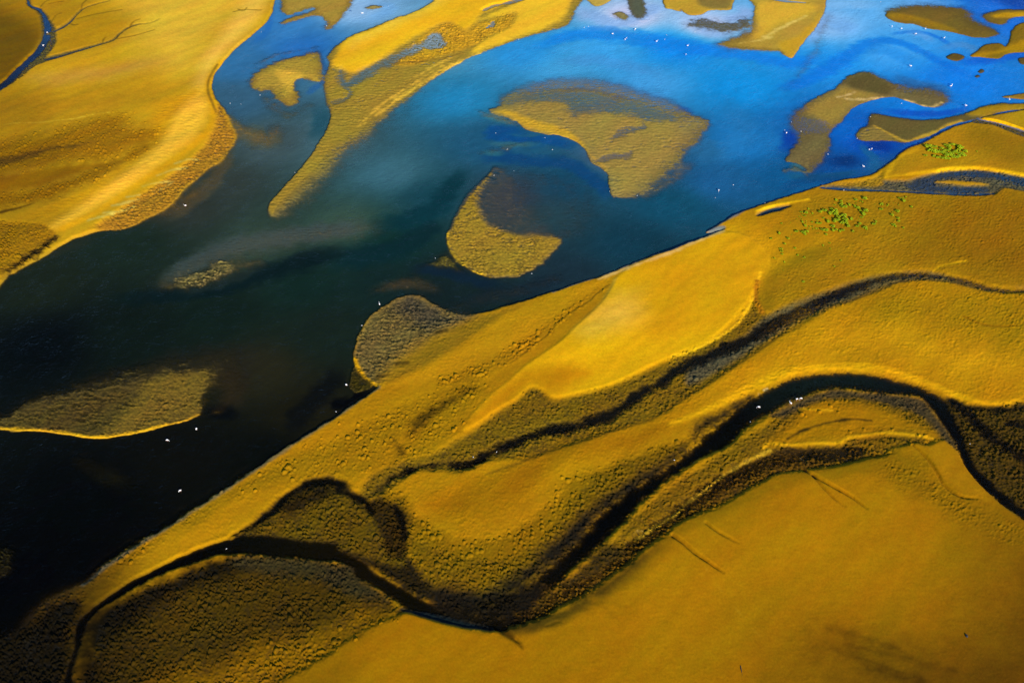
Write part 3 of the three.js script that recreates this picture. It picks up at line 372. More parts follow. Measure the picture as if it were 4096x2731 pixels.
// crescent of mud by the forked drain
area([...G(1870,400, 1960,330, 2080,270, 2200,250, 2352,300), ...J(120,360, 230,430, 300,520, 400,620, 460,720, 430,780, 300,760, 120,700, 0,655), ...G(2250,620, 2100,612, 1950,590, 1800,570, 1650,570, 1780,490)], { h: 0.26, c: rgb(98,76,8), lump: 0.06, mound: 0.25, s: 1.2, j: 0.5 });
area([...G(1880,390, 1980,300, 2100,260, 2200,240, 2250,300, 2100,360, 1950,440)], { c: rgb(40,30,5), s: 2, j: 0.9, lump: 0.06 });
area(J(200,340, 330,350, 400,400, 440,500, 460,620, 450,720, 380,720, 300,620, 260,500), { c: rgb(56,40,4), h: 0.12, lump: 0.075, s: 1.2, j: 0.7 });
stroke(J(385,370, 415,440, 440,520, 452,600), { c: rgb(16,12,3), w: [.4,.7,.6,.3], s: 0.6, j: 0.5, dh: -0.2 });
stroke([...G(1540,590, 1700,500, 1830,415, 1890,345, 1950,285, 2050,235, 2200,208, 2290,235), ...J(0,268, 100,305, 190,350, 235,420)], { h: -0.12, c: rgb(12,9,3), w: [.5,.5,.55,.6,.6,.6,.9,.8,.7,.8,.9,.5], s: 0.6, j: 0.45 });
// lower channel
area([...G(500,1700, 480,1480, 540,1300, 560,1200, 620,1110, 760,1010, 900,930, 1050,850, 1200,790, 1350,740, 1500,700, 1700,700, 1900,720, 2100,735, 2352,770), ...J(130,850, 290,940, 430,1040, 560,1110, 760,1150, 950,1185, 1100,1190, 1160,1160, 1000,1130, 850,1080, 700,1050, 560,1000, 420,920, 300,850, 180,760, 80,705, 0,660), ...G(2250,630, 2100,618, 1950,600, 1800,582, 1660,575, 1560,590, 1400,640, 1250,705, 1100,775, 980,830, 850,905, 740,975, 640,1045, 560,1118, 510,1200, 500,1300, 470,1440, 380,1700)],
  { h: -0.35, c: rgb(32,24,4), lump: 0.04, mound: 0, und: 0, s: 0.8, j: 0.3 });
stroke(G(1600,605, 1450,650, 1300,702, 1150,770, 1000,838, 850,915, 740,985), { c: rgb(10,8,2), w: [.4,.6,.7,.7,.7,.6,.3], s: 0.7, j: 0.3, dh: -0.2 });
stroke(J(430,1075, 560,1105, 700,1140, 850,1175, 1000,1195, 1090,1200), { c: rgb(18,32,38), w: [.3,.7,1,1,.9,.5], s: 0.5, j: 0.15, h: 0.06 });
stroke(G(1560,575, 1400,625, 1250,690, 1100,758, 980,815, 850,890, 740,960, 640,1030), { c: rgb(176,128,6), w: 0.45, s: 0.5, j: 0.15, ca: 0.8, dh: 0.06 });
area(J(620,1010, 850,1020, 1050,990, 1200,930, 1330,880, 1420,950, 1330,1060, 1180,1150, 1060,1180, 900,1150, 740,1090), { h: 0.05, c: rgb(26,19,6), lump: 0.06, s: 2.2, j: 0.8 });
area(J(800,1075, 950,1105, 1080,1110, 1160,1150, 1080,1185, 950,1165), { h: -0.12, c: rgb(30,22,5), s: 1.4, j: 0.5 });
area(G(-300,1750, -300,500, 200,820, 480,800, 700,760, 900,860, 860,1120, 720,1400, 700,1750), { c: rgb(12,9,2), ca: 0.85, s: 11, j: 2 });  // falloff into the lower left corner, painted over the ground colour
area(G(-300,1900, -300,1200, 300,1160, 800,1250, 1000,1500, 1000,1900), { c: rgb(30,22,2), ca: 0.4, s: 12, j: 2 });  // wider, weaker part of the same painted falloff
area(O(-100,200, 60,180, 160,330, 200,420, 120,520, -100,600), { c: rgb(120,84,2), ca: 0.45, s: 9, j: 2 });  // vignette at the left edge, painted as darker sand
area([...J(1960,690, 1780,800, 1600,900, 1480,970, 1380,1030, 1330,1090, 1440,960, 1560,850, 1700,720, 1800,640)], { c: rgb(66,50,10), h: 0.14, s: 1.6, j: 0.6, lump: 0.06 });
// gully that cuts the sand at the channel's foot
stroke(J(1085,1195, 1130,1230, 1180,1268, 1215,1300, 1238,1335), { c: rgb(84,58,3), w: [.9,.8,.55,.4,.2], s: 0.6, j: 0.1, dh: -0.7 });
stroke(J(1195,1275, 1225,1298, 1245,1302), { c: rgb(150,106,4), w: [.2,.2,.1], s: 0.3, j: 0.1, dh: -0.25 });

// ---- right side: creek, strips and islands in the upper river
area(C(990,1262, 1100,1240, 1250,1232, 1370,1215, 1440,1215, 1560,1215, 1640,1195, 1750,1165, 1900,1140, 2050,1138, 2200,1160, 2352,1190, 2700,1240, 2700,1310, 2352,1290, 2220,1268, 2150,1300, 2000,1312, 1800,1303, 1600,1293, 1400,1283, 1200,1280), { h: 0.12, c: rgb(98,92,70), lump: 0.06, und: 0, s: 0.9, j: 0.25 });
area(C(1560,1250, 1640,1210, 1750,1172, 1900,1148, 2050,1146, 2200,1168, 2352,1198, 2700,1250, 2700,1275, 2352,1245, 2200,1215, 2100,1200, 1950,1190, 1800,1200, 1740,1225, 1780,1255, 1950,1262, 2100,1275, 2000,1295, 1800,1290, 1650,1280), { h: -0.03, c: rgb(60,66,74), s: 1.3, j: 0.9, lump: 0.06 });
stroke(C(990,1262, 1200,1277, 1400,1283, 1600,1293, 1800,1303, 2000,1312, 2150,1302), { h: -0.3, w: [.6,.7,.5,.6,.6,.6,.4], s: 0.5, j: 0.2 });
area(C(1755,1225, 1820,1216, 1950,1220, 2080,1235, 2110,1243, 2000,1247, 1880,1242), { id: 7, h: 0.4, c: rgb(190,142,14), lump: 0.012, s: 0.8, j: 0.3 });
stroke(C(1410,1200, 1500,1185, 1620,1172, 1750,1152, 1880,1137, 2050,1133, 2200,1152, 2400,1190), { c: rgb(240,184,10), w: [.4,.6,.9,1,1,1,1,.9], s: 0.6, j: 0.15, ca: 0.9 });
area([...C(1390,1200, 1440,1130, 1500,1070, 1570,1010, 1690,965, 1800,905, 1900,860, 2000,838, 2100,830, 2200,860, 2352,915, 2700,1020, 2700,1200, 2352,1170, 2200,1140, 2050,1122, 1900,1125, 1750,1140, 1600,1165)], { h: 0.85, c: rgb(178,132,14), lump: 0.02, und: 0.25, s: 1.1, j: 0.2 });
area(C(2000,850, 2200,880, 2500,980, 2500,1120, 2300,1110, 2100,1050, 1980,950), { c: rgb(150,112,10), s: 6, j: 1 });
stroke(C(1420,1200, 1470,1105, 1540,1050, 1640,1010), { c: rgb(224,168,14), w: 0.6, s: 0.7, j: 0.4, ca: 0.7 });
area(C(1040,1240, 1200,1225, 1350,1190, 1390,1165, 1400,1210, 1390,1250, 1250,1258), { h: 0.18, c: rgb(168,126,28), lump: 0.04, s: 0.8, j: 0.3 });
area(C(2050,800, 2150,822, 2250,850, 2352,885, 2700,1000, 2700,1030, 2352,925, 2230,880, 2120,842, 2000,825), { h: 0.08, c: rgb(98,84,44), lump: 0.05, s: 0.6, j: 0.2 });
stroke(C(2040,800, 2150,822, 2250,848, 2352,882, 2600,965), { h: -0.2, w: [.5,.6,.6,.7,.7], s: 0.5, j: 0.15 });
area(C(2060,795, 2200,765, 2352,740, 2700,690, 2700,980, 2352,868, 2200,822), { h: 0.75, c: rgb(176,136,16), lump: 0.02, s: 0.8, j: 0.15 });
stroke(C(2060,800, 2150,815, 2250,842, 2352,874, 2500,925), { c: rgb(244,186,6), w: 0.5, s: 0.45, j: 0.1 });
// small pool on the shore
stroke(C(560,1450, 620,1425, 690,1408, 770,1388), { h: -0.15, c: rgb(50,60,70), w: [.5,.9,.9,.3], s: 0.7, j: 0.3 });
stroke(C(550,1425, 630,1398, 720,1376, 820,1362, 900,1348), { c: rgb(240,184,14), w: 0.4, s: 0.45, j: 0.1, dh: 0.15 });
stroke([...E(1450,445, 1600,390, 1800,325, 2000,245, 2150,190), ...F(0,165, 100,118, 200,78, 330,22), ...C(230,1550, 340,1480, 450,1425)], { c: rgb(74,108,132), w: 0.75, s: 0.5, j: 0.35, ca: 0.85 });  // blue strip: sky reflection in the shaded bank, painted along the waterline
stroke([...E(1750,370, 1900,315, 2080,250, 2200,210), ...F(0,192, 100,145, 200,100, 330,45)], { c: rgb(236,196,120), w: 0.5, s: 0.6, j: 0.4, ca: 0.7 });
stroke([...G(560,905, 700,800, 900,665, 1150,515, 1450,318, 1750,118), ...E(0,1290, 130,1198, 275,1098)], { c: rgb(92,96,80), w: 0.45, s: 0.5, j: 0.3, ca: 0.7 });  // bluish shade of the bank face, painted in
// boomerang island
area(C(750,1085, 760,1040, 820,970, 850,900, 812,850, 820,780, 880,710, 970,650, 1080,590, 1150,530, 1200,500, 1290,485, 1370,510, 1450,560, 1530,582, 1650,600, 1760,612, 1830,650, 1832,682, 1790,712, 1730,722, 1660,710, 1580,682, 1500,656, 1450,650, 1370,662, 1290,686, 1220,712, 1170,760, 1130,810, 1080,850, 1040,900, 1040,960, 1020,1020, 990,1070, 935,1130, 910,1158, 880,1130, 840,1100, 790,1090),
  { id: 8, h: 0.07, c: rgb(128,112,68), lump: 0.021, und: 0.1, s: [.8,1,1.4,2,2.2,2,1.4,1,1,1,1,1.4,2,2.4,2.6,2.4,2.4,2.2,1.6,1,.9,.8,.8,.8,.8,.8,.8,.8,.9,1,1,1,1.2,1.4,1.6,1.8,1.6,1,.8,.8], j: 0.35 });
area(C(880,740, 1000,660, 1120,590, 1220,600, 1380,640, 1290,675, 1200,710, 1120,790, 1050,850, 960,800), { c: rgb(170,138,60), s: 2.5, j: 1 });
area(C(1170,530, 1290,495, 1380,530, 1470,590, 1440,640, 1300,620, 1180,590), { c: rgb(96,84,46), s: 2, j: 0.6, h: 0.25 });
for (const q of [[1095,655,1160,640,1210,620],[1150,660,1250,670,1400,655],[1680,710,1740,715,1800,688],[1560,672,1640,700,1700,716]]) stroke(C(...q), { c: rgb(226,190,120), w: 0.5, s: 0.7, j: 0.6 });
area(C(830,800, 920,790, 1020,800, 1040,850, 980,890, 870,890, 820,850), { h: -0.02, s: 2.4, j: 1.3 });
// dark bar with a pale rippled foot
area(C(1310,790, 1340,760, 1450,780, 1600,800, 1750,805, 1880,780, 2000,748, 2080,713, 2200,694, 2352,698, 2700,680, 2700,715, 2352,728, 2200,750, 2080,784, 1930,820, 1830,852, 1740,900, 1650,930, 1550,956, 1470,940, 1380,942, 1260,940, 1225,900, 1260,860, 1310,840), { id: 9, h: 0.11, c: rgb(106,92,48), lump: 0.018, s: 1, j: 0.25, und: 0.1 });
area(C(1300,860, 1360,850, 1450,900, 1550,940, 1460,940, 1260,938, 1228,900), { c: rgb(140,118,58), s: 1, j: 0.4, rip: 0.05, h: 0.13 });
stroke(C(1350,850, 1440,895, 1550,948, 1650,922, 1740,892, 1830,844, 1930,812), { c: rgb(190,152,50), w: 0.5, s: 0.6, j: 0.3, dh: 0.05 });
area(C(1960,765, 2080,722, 2200,700, 2600,690, 2600,715, 2200,745, 2080,780), { c: rgb(166,130,22), s: 1.4, j: 0.4, h: 0.35 });
// bars in the upper right corner
area(C(1425,88, 1440,70, 1550,42, 1700,40, 1830,46, 1950,65, 2000,130, 2080,172, 2180,220, 2120,246, 2020,250, 1930,230, 1820,206, 1700,190, 1620,162, 1500,150, 1430,115), { id: 10, h: 0.1, c: rgb(124,100,38), lump: 0.018, s: [.9,1.6,2,2,2,2.2,2.4,2.4,1.4,1,.8,.8,.8,.8,.8,.8,.8], j: 0.4, und: 0.1 });
area(C(1430,100, 1500,135, 1620,150, 1720,180, 1900,215, 1850,180, 1700,130, 1550,90), { c: rgb(160,122,22), s: 2, j: 0.6 });
area(C(2080,92, 2200,66, 2352,62, 2600,60, 2600,100, 2352,110, 2272,120, 2210,166, 2130,150, 2085,122), { id: 11, h: 0.14, c: rgb(128,104,36), lump: 0.018, s: 1, j: 0.35 });
area(C(2140,100, 2250,85, 2500,80, 2500,100, 2300,112, 2170,122), { c: rgb(196,150,14), s: 1.2, j: 0.3, dh: 0.1 });
area(C(1990,376, 2040,340, 2080,302, 2180,290, 2230,310, 2258,250, 2270,200, 2352,150, 2700,100, 2700,330, 2352,350, 2240,362, 2180,392, 2080,386), { id: 12, h: 0.2, c: rgb(132,104,20), lump: 0.018, s: 0.9, j: 0.25, und: 0.1 });
area(C(2000,378, 2080,350, 2180,340, 2352,270, 2600,240, 2600,320, 2352,340, 2230,352, 2080,382), { c: rgb(180,136,10), s: 1.6, j: 0.4 });
area(C(1828,385, 1880,357, 1952,380, 1900,410), { id: 13, h: 0.22, c: rgb(98,80,34), lump: 0.018, s: 0.8, j: 0.2 });
area(C(2042,480, 2065,463, 2088,478, 2062,492), { id: 14, h: 0.15, c: rgb(82,74,50), lump: 0.018, s: 0.7, j: 0.15 });
area(C(2020,512, 2040,502, 2058,512, 2036,522), { id: 14, h: 0.12, c: rgb(82,74,50), lump: 0.018, s: 0.7, j: 0.15 });
area(C(2310,400, 2340,385, 2450,385, 2450,430, 2340,432), { id: 15, h: 0.15, c: rgb(98,82,36), lump: 0.018, s: 0.8, j: 0.2 });
area(C(2205,650, 2280,634, 2352,625, 2600,610, 2600,660, 2352,666, 2262,661), { id: 16, h: 0.2, c: rgb(150,116,36), lump: 0.018, s: 0.8, j: 0.25 });
// top middle bars
area(C(525,-60, 1030,-60, 1022,0, 1008,80, 960,170, 900,250, 850,312, 800,386, 740,370, 690,340, 550,335, 400,320, 308,296, 350,280, 450,232, 520,200, 532,120, 545,50), { id: 17, h: 0.18, c: rgb(184,150,56), lump: 0.018, s: [1,1,.9,.9,.9,.9,.9,.8,.9,1.2,1.6,1.8,2,2,2,1.6,1,1], j: 0.35, und: 0.1 });
area(C(560,30, 760,10, 900,20, 960,60, 850,120, 700,170, 600,250, 530,250, 540,150), { c: rgb(222,176,54), s: 3, j: 0.8 });
area(C(700,290, 820,250, 930,150, 980,90, 940,190, 860,290, 800,378, 750,360), { c: rgb(206,160,40), s: 1.5, j: 0.6 });
for (const q of [[600,250,700,200,820,140],[680,200,780,160,880,110],[450,290,560,275,650,250]]) stroke(C(...q), { c: rgb(228,196,100), w: 0.5, s: 0.8, j: 0.8, ca: 0.7 });
stroke(C(640,-10, 760,8, 900,18), { h: -0.2, w: [.8,1,.3], s: 0.6, j: 0.2 });
area([...B(2215,-60, 2195,40, 2240,62, 2310,75), ...C(40,62, 100,100, 180,97, 250,70, 370,66, 388,40, 378,-60)], { id: 18, h: 0.22, c: rgb(196,156,50), lump: 0.018, s: 0.9, j: 0.35 });
area(C(150,-60, 378,-60, 385,40, 300,65, 180,40), { c: rgb(140,118,56), s: 2, j: 0.8 });
area(C(105,170, 160,145, 300,150, 420,150, 500,130, 492,182, 400,202, 280,190), { id: 19, h: 0.02, c: rgb(104,104,86), lump: 0.021, s: 1.8, j: 0.9 });
area(B(1640,-60, 1700,20, 1750,42, 1830,5, 1850,-60), { id: 20, h: 0.16, c: rgb(196,164,76), lump: 0.018, s: 0.9, j: 0.3 });
area(B(1870,90, 1900,78, 1955,100, 1930,132, 1890,125), { id: 21, h: 0.08, c: rgb(160,146,90), lump: 0.024, s: 1.1, j: 0.6 });
area(B(1945,-60, 2040,-60, 2070,90, 2020,122, 1970,72), { id: 21, h: 0.05, c: rgb(98,104,84), lump: 0.018, s: 1.2, j: 0.5 });
// ---- lower river: rough bar at the left edge, drowned rubble
area(D(-250,1340, 0,1308, 100,1268, 250,1202, 400,1168, 550,1120, 700,1072, 850,1044, 1000,1020, 1200,1000, 1392,978, 1402,1050, 1362,1120, 1332,1200, 1322,1272, 1240,1322, 1100,1350, 950,1390, 800,1416, 680,1430, 560,1420, 450,1402, 350,1390, 250,1376, 100,1376, -250,1370),
  { id: 22, h: 0.035, c: rgb(92,76,30), lump: 0.036, rip: 0.055, s: [1,1.6,1.8,2,2,2,2,2,2,2,1.6,1.6,1.6,1.4,1,.7,.7,.7,.7,.7,.7,.7,.7,.7,.8,1], j: 0.7, und: 0.05 });
area(D(1000,1040, 1390,990, 1360,1120, 1325,1270, 1100,1345, 800,1405, 680,1420, 800,1300, 900,1180), { c: rgb(124,100,34), s: 2.5, j: 0.8, rip: 0.04, dh: 0.05 });
stroke(D(0,1368, 150,1375, 300,1382, 450,1400, 560,1418, 680,1426, 800,1412, 950,1385, 1100,1346, 1240,1318, 1330,1276, 1500,1248), { c: rgb(232,176,28), w: [.3,.4,.45,.5,.5,.5,.5,.45,.35,.25,.15,.04], s: 0.4, j: 0.15, h: 0.15 });
area(D(1240,400, 1230,370, 1320,330, 1420,290, 1480,280, 1560,300, 1500,330, 1400,370, 1300,405), { id: 23, h: 0.02, c: rgb(140,124,70), lump: 0.072, rip: 0.08, s: 1.3, j: 1.2 });
area(D(1100,415, 1150,405, 1170,420, 1130,432), { id: 23, h: 0.0, c: rgb(110,96,50), lump: 0.060, s: 0.9, j: 0.7 });
area(G(-200,650, 40,640, 100,720, 60,850, -200,900), { h: -0.02, c: rgb(40,34,10), lump: 0.06, s: 1.5, j: 0.8 });

// ------------------------------------------------------------------ reading the survey
const F8 = new Float32Array(ST);
function field(x, z) {
  const u = clamp((x - X0) / CELL, 0, NX - 1.001), v = clamp((z - Z0) / CELL, 0, NZ - 1.001), i = u | 0, j = v | 0, a = u - i, b = v - j;
  const k = (j * NX + i) * ST, r = NX * ST, w0 = (1 - a) * (1 - b), w1 = a * (1 - b), w2 = (1 - a) * b, w3 = a * b;
  for (let e = 0; e < ST; e++) F8[e] = FLD[k + e] * w0 + FLD[k + ST + e] * w1 + FLD[k + r + e] * w2 + FLD[k + r + ST + e] * w3;
  return F8;
}
const FA = 40 * Math.PI / 180, FCX = Math.cos(FA), FCZ = -Math.sin(FA);   // the way the tide runs
function moundAt(x, z, dens) {                                             // low round sand mounds, about one per square metre where dense
  let h = 0;
  for (const [cs, seedK, r0, r1, pk] of [[1.3, 11, 0.26, 0.58, 0.66], [2.3, 23, 0.42, 0.76, 0.36]]) {
    const ci = Math.floor(x / cs), cj = Math.floor(z / cs);
    for (let j = cj - 1; j <= cj + 1; j++) for (let i = ci - 1; i <= ci + 1; i++) {
      if (hash2(i, j, seedK) > dens * pk) continue;
      const r = mix(r0, r1, hash2(i, j, seedK + 1) ** 1.6), dx = x - (i + 0.15 + 0.7 * hash2(i, j, seedK + 2)) * cs, dz = z - (j + 0.15 + 0.7 * hash2(i, j, seedK + 3)) * cs;
      const q = (dx * dx + dz * dz) / (r * r);
      if (q < 1) h = Math.max(h, 0.62 * r * (1 - q) ** 0.7); else if (q < 2.2 && h <= 0) h = -0.24 * r * (1 - Math.abs((q - 1.5) / 0.72));
    }
  }
  return h;
}
let R_mound = 0, R_lump = 0;
function relief(x, z, f) {                                                 // height of the ground with everything that is too small for the survey
  const s = x * FCX + z * FCZ, t = -x * FCZ + z * FCX;
  let h = f[0] > 0.3 ? 0.3 + (f[0] - 0.3) * 0.62 : f[0];
  const inside = clamp((f[0] - 0.05) / 0.4);
  if (f[7] > 0.01) h += f[7] * inside * (0.55 * noise(s / 34, t / 13) + 0.22 * noise(s / 15 + 3, t / 6) + 0.09 * noise(s / 6 + 7, t / 2.6));
  const wx = x + 0.5 * noise(x / 2.2, z / 2.2 + 40), patch = 0.55 + 0.75 * clamp(0.5 + noise(x / 7.5 + 60, z / 5 + 11) + 0.4 * noise(x / 2.7, z / 2));
  R_lump = 0;
  if (f[4] > 0.001) {
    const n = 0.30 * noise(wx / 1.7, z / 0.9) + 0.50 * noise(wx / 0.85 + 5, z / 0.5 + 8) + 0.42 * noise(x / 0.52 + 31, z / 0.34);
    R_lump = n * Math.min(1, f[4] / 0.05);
    h += f[4] * Math.min(1, f[4] / 0.045 + 0.08) * patch * 8.5 * (n - 0.18 + 0.6 * Math.abs(n));
  }
  if (f[6] > 0.001) {
    const amp = f[6] * Math.min(1, f[6] / 0.03 + 0.15);
    const q = z / 0.85 + 1.3 * noise(x / 4, z / 3 + 70) + 0.5 * noise(x / 1.3 + 15, z / 1.6), n = Math.sin(q * 3.2 + 1.2 * noise(x / 1.6, z / 1.1));
    h += amp * patch * 2.6 * (0.55 * n + 0.7 * noise(wx / 2.3 + 80, z / 0.75));
  }
  if (f[0] > 0.02) h += 0.011 * noise(x / 0.75, z / 0.45) + 0.009 * noise(x / 0.4 + 5, z / 0.3);
  R_mound = f[5] > 0.02 ? moundAt(x, z, f[5] * clamp(0.25 + 1.1 * patch * 0.7)) : 0;
  return h + R_mound;
}

// ------------------------------------------------------------------ ground: one sheet of sand, mud and river bed out to the horizon
const WET = rgb(58, 52, 36);
function groundColor(x, z, h, f, o, k) {
  const s = x * FCX + z * FCZ, t = -x * FCZ + z * FCX;
  let m = 1 + 0.06 * noise(s / 30, t / 14) + 0.05 * noise(s / 9 + 4, t / 4 + 2) + 0.06 * noise(x / 2.4, z / 1.8) + 0.05 * noise(x / 0.8 + 3, z / 0.6) + 0.17 * (hash2(Math.round(x * 9), Math.round(z * 9), 5) - 0.5);
  const tint = 0.10 * noise(s / 18 + 31, t / 7) + 0.05 * noise(x / 1.5 + 90, z / 1.2);
  let r = f[1] * m * (1 + tint * 0.4) * 0.96, g = f[2] * m * (1 - tint * 0.7) * 0.935, b = f[3] * m * 0.9;
  const wet = 1 - sst((h - 0.01) / 0.13 + 0.15 * noise(x / 3, z / 2));    // damp near the water level
  if (wet > 0 && h > -0.3) { const q = wet * 0.40; r = mix(r, r * 0.45 + WET[0] * 0.1, q); g = mix(g, g * 0.5 + WET[1] * 0.12, q); b = mix(b, b * 0.6 + WET[2] * 0.35, q); }
  if (f[4] > 0.035 && h > -0.05) { const q = sst((-R_lump - 0.02 + 0.25 * noise(x / 5 + 8, z / 4)) / 0.35) * 0.5 * clamp((0.62 - f[0]) / 0.3); r = mix(r, 0.010, q); g = mix(g, 0.009, q); b = mix(b, 0.006, q); }   // shade painted into the hollows of the low, rough mud
  if (h <= -0.05) { const q = sst((-h - 0.05) / 0.5) * 0.5; r *= 1 - q; g *= 1 - q * 0.9; b *= 1 - q * 0.7; }
  o[k] = r; o[k + 1] = g; o[k + 2] = b;
}
const sandbars = [, ['sandbar', 'hook shaped low sandbar between the left bank and the long golden bar'], ['sandbar', 'two-pronged grey-gold sandbar at the top edge, left of the long golden bar'], ['sandbar', 'long golden sandbar with small blue pools that tapers to a tip in mid river'],
  ['sandbar', 'tiny sliver of sandbar in the blue water by the flying white bird'], ['sandbar', 'eye shaped ochre sandbar in mid river with a bright lower left edge'], ['sandbar', 'fan shaped sandbar with round yellow edge and drowned dark back, mid river'],
  ['sandbar', 'narrow golden islet inside the dark blue side creek at the right'], ['sandbar', 'boomerang shaped brown sandbar with pale rippled middle in the right of the river'], ['sandbar', 'dark tapering sandbar between the boomerang bar and the right bank'],
  ['sandbar', 'largest dark brown sandbar in the upper right with a gold lower edge'], ['sandbar', 'small gold topped sandbar at the right frame edge, uppermost there'], ['sandbar', 'olive and gold spit reaching in from the right frame edge'],
  ['sandbar', 'small dark oval islet just left of the olive spit'], ['sandbar', 'pair of tiny dark mud spots in blue water below the oval islet'], ['sandbar', 'small brown islet cut by the right frame edge below the olive spit'], ['sandbar', 'thin tan strip of sand at the right frame edge above the side channel'],
  ['sandbar', 'broad kite shaped golden sandbar at the top middle of the river'], ['sandbar', 'golden sandbar at the top edge, left of the kite shaped bar'], ['sandbar', 'grey drowned shoal under a blue film left of the kite shaped bar'], ['sandbar', 'pale tongue of sand at the top edge right of the long golden bar'], ['sandbar', 'small grey-green shoals at the top edge in pale blue water'],
  ['sandbar', 'rough rippled dark bar with a bright curved lower rim at the left edge'], ['sandbar', 'patch of rubble just breaking the dark water in the middle of the lower river']];
const M_ground = new THREE.MeshPhysicalMaterial({ vertexColors: true, roughness: 0.92, specularIntensity: 0.08 });
{
  const near = -74, far = -388, rows = 880, cols = 1300, zs = [], us = [];
  for (const z of [6000, 1500, 400, 120, 30, -20, -48, -64]) zs.push(z);
  { let a = []; let tot = 0; for (let i = 0; i < rows; i++) { const d = mix(0.25, 0.56, i / (rows - 1)); a.push(d); tot += d; } const q = (near - far) / tot; let z = near; zs.push(z); for (const d of a) { z -= d * q; zs.push(z); } }
  for (const z of [-396, -412, -450, -540, -760, -1300, -2600, -7000]) zs.push(z);
  for (const u of [-40, -12, -4, -2, -1.35, -1.08]) us.push(u);
  for (let i = 0; i <= cols; i++) us.push(-1 + 2 * i / cols);
  for (const u of [1.08, 1.35, 2, 4, 12, 40]) us.push(u);
  const half = (z) => Math.min(275, Math.max(108, 96 + 0.368 * -z)), NC = us.length, NR = zs.length, n = NC * NR;
  const P = new Float32Array(n * 3), Cc = new Float32Array(n * 3), Nn = new Float32Array(n * 3);
  for (let j = 0; j < NR; j++) for (let i = 0; i < NC; i++) {
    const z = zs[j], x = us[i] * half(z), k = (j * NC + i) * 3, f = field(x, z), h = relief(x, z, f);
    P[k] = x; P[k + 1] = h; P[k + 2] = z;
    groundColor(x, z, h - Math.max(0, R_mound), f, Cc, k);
  }
  const e1 = new THREE.Vector3(), e2 = new THREE.Vector3();
  for (let j = 0; j < NR; j++) for (let i = 0; i < NC; i++) {
    const a = (j * NC + Math.max(0, i - 1)) * 3, b = (j * NC + Math.min(NC - 1, i + 1)) * 3, c = (Math.max(0, j - 1) * NC + i) * 3, d = (Math.min(NR - 1, j + 1) * NC + i) * 3, k = (j * NC + i) * 3;
    e1.set(P[b] - P[a], P[b + 1] - P[a + 1], P[b + 2] - P[a + 2]); e2.set(P[c] - P[d], P[c + 1] - P[d + 1], P[c + 2] - P[d + 2]);
    e2.cross(e1).normalize(); Nn[k] = e2.x; Nn[k + 1] = e2.y; Nn[k + 2] = e2.z;
  }
  const idAt = (x, z) => { const i = Math.round((x - X0) / CELL), j = Math.round((z - Z0) / CELL); return i < 0 || j < 0 || i >= NX || j >= NZ ? 0 : IDS[j * NX + i]; };
  const groups = sandbars.map(() => []); groups[0] = new Uint32Array((NR - 1) * (NC - 1) * 6); let g0 = 0;
  for (let j = 0; j < NR - 1; j++) for (let i = 0; i < NC - 1; i++) {
    const a = j * NC + i, b = a + 1, c = a + NC, d = c + 1, id = idAt((P[a * 3] + P[d * 3]) / 2, (P[a * 3 + 2] + P[d * 3 + 2]) / 2);
    if (id) groups[id].push(a, b, c, b, d, c); else { groups[0].set([a, b, c, b, d, c], g0); g0 += 6; }
  }
  groups[0] = groups[0].subarray(0, g0);
  sandbars.forEach((info, id) => { if (id === 0 || !groups[id].length) return; emit(groups[id], 'sandbar', info[1], 'sandbar'); });
  emit(groups[0], 'ground', 'golden tidal sand and mud flats cut by winding creeks on both sides of the river', 'sand flat');
  function emit(idx, name, label, category) {
    const map = new Int32Array(n).fill(-1), out = new Uint32Array(idx.length); let m = 0;
    for (let q = 0; q < idx.length; q++) { const v = idx[q]; if (map[v] < 0) map[v] = m++; out[q] = map[v]; }
    const p = new Float32Array(m * 3), c = new Float32Array(m * 3), nn = new Float32Array(m * 3);
    for (let v = 0; v < n; v++) if (map[v] >= 0) for (let e = 0; e < 3; e++) { p[map[v] * 3 + e] = P[v * 3 + e]; c[map[v] * 3 + e] = Cc[v * 3 + e]; nn[map[v] * 3 + e] = Nn[v * 3 + e]; }
    const g = new THREE.BufferGeometry();
    g.setAttribute('position', new THREE.BufferAttribute(p, 3)); g.setAttribute('normal', new THREE.BufferAttribute(nn, 3)); g.setAttribute('color', new THREE.BufferAttribute(c, 3)); g.setIndex(new THREE.BufferAttribute(out, 1));
    const o = new THREE.Mesh(g, M_ground); o.name = numbered(name); o.receiveShadow = o.castShadow = true;
    o.userData = { kind: 'structure', label, category }; scene.add(o);
  }
}

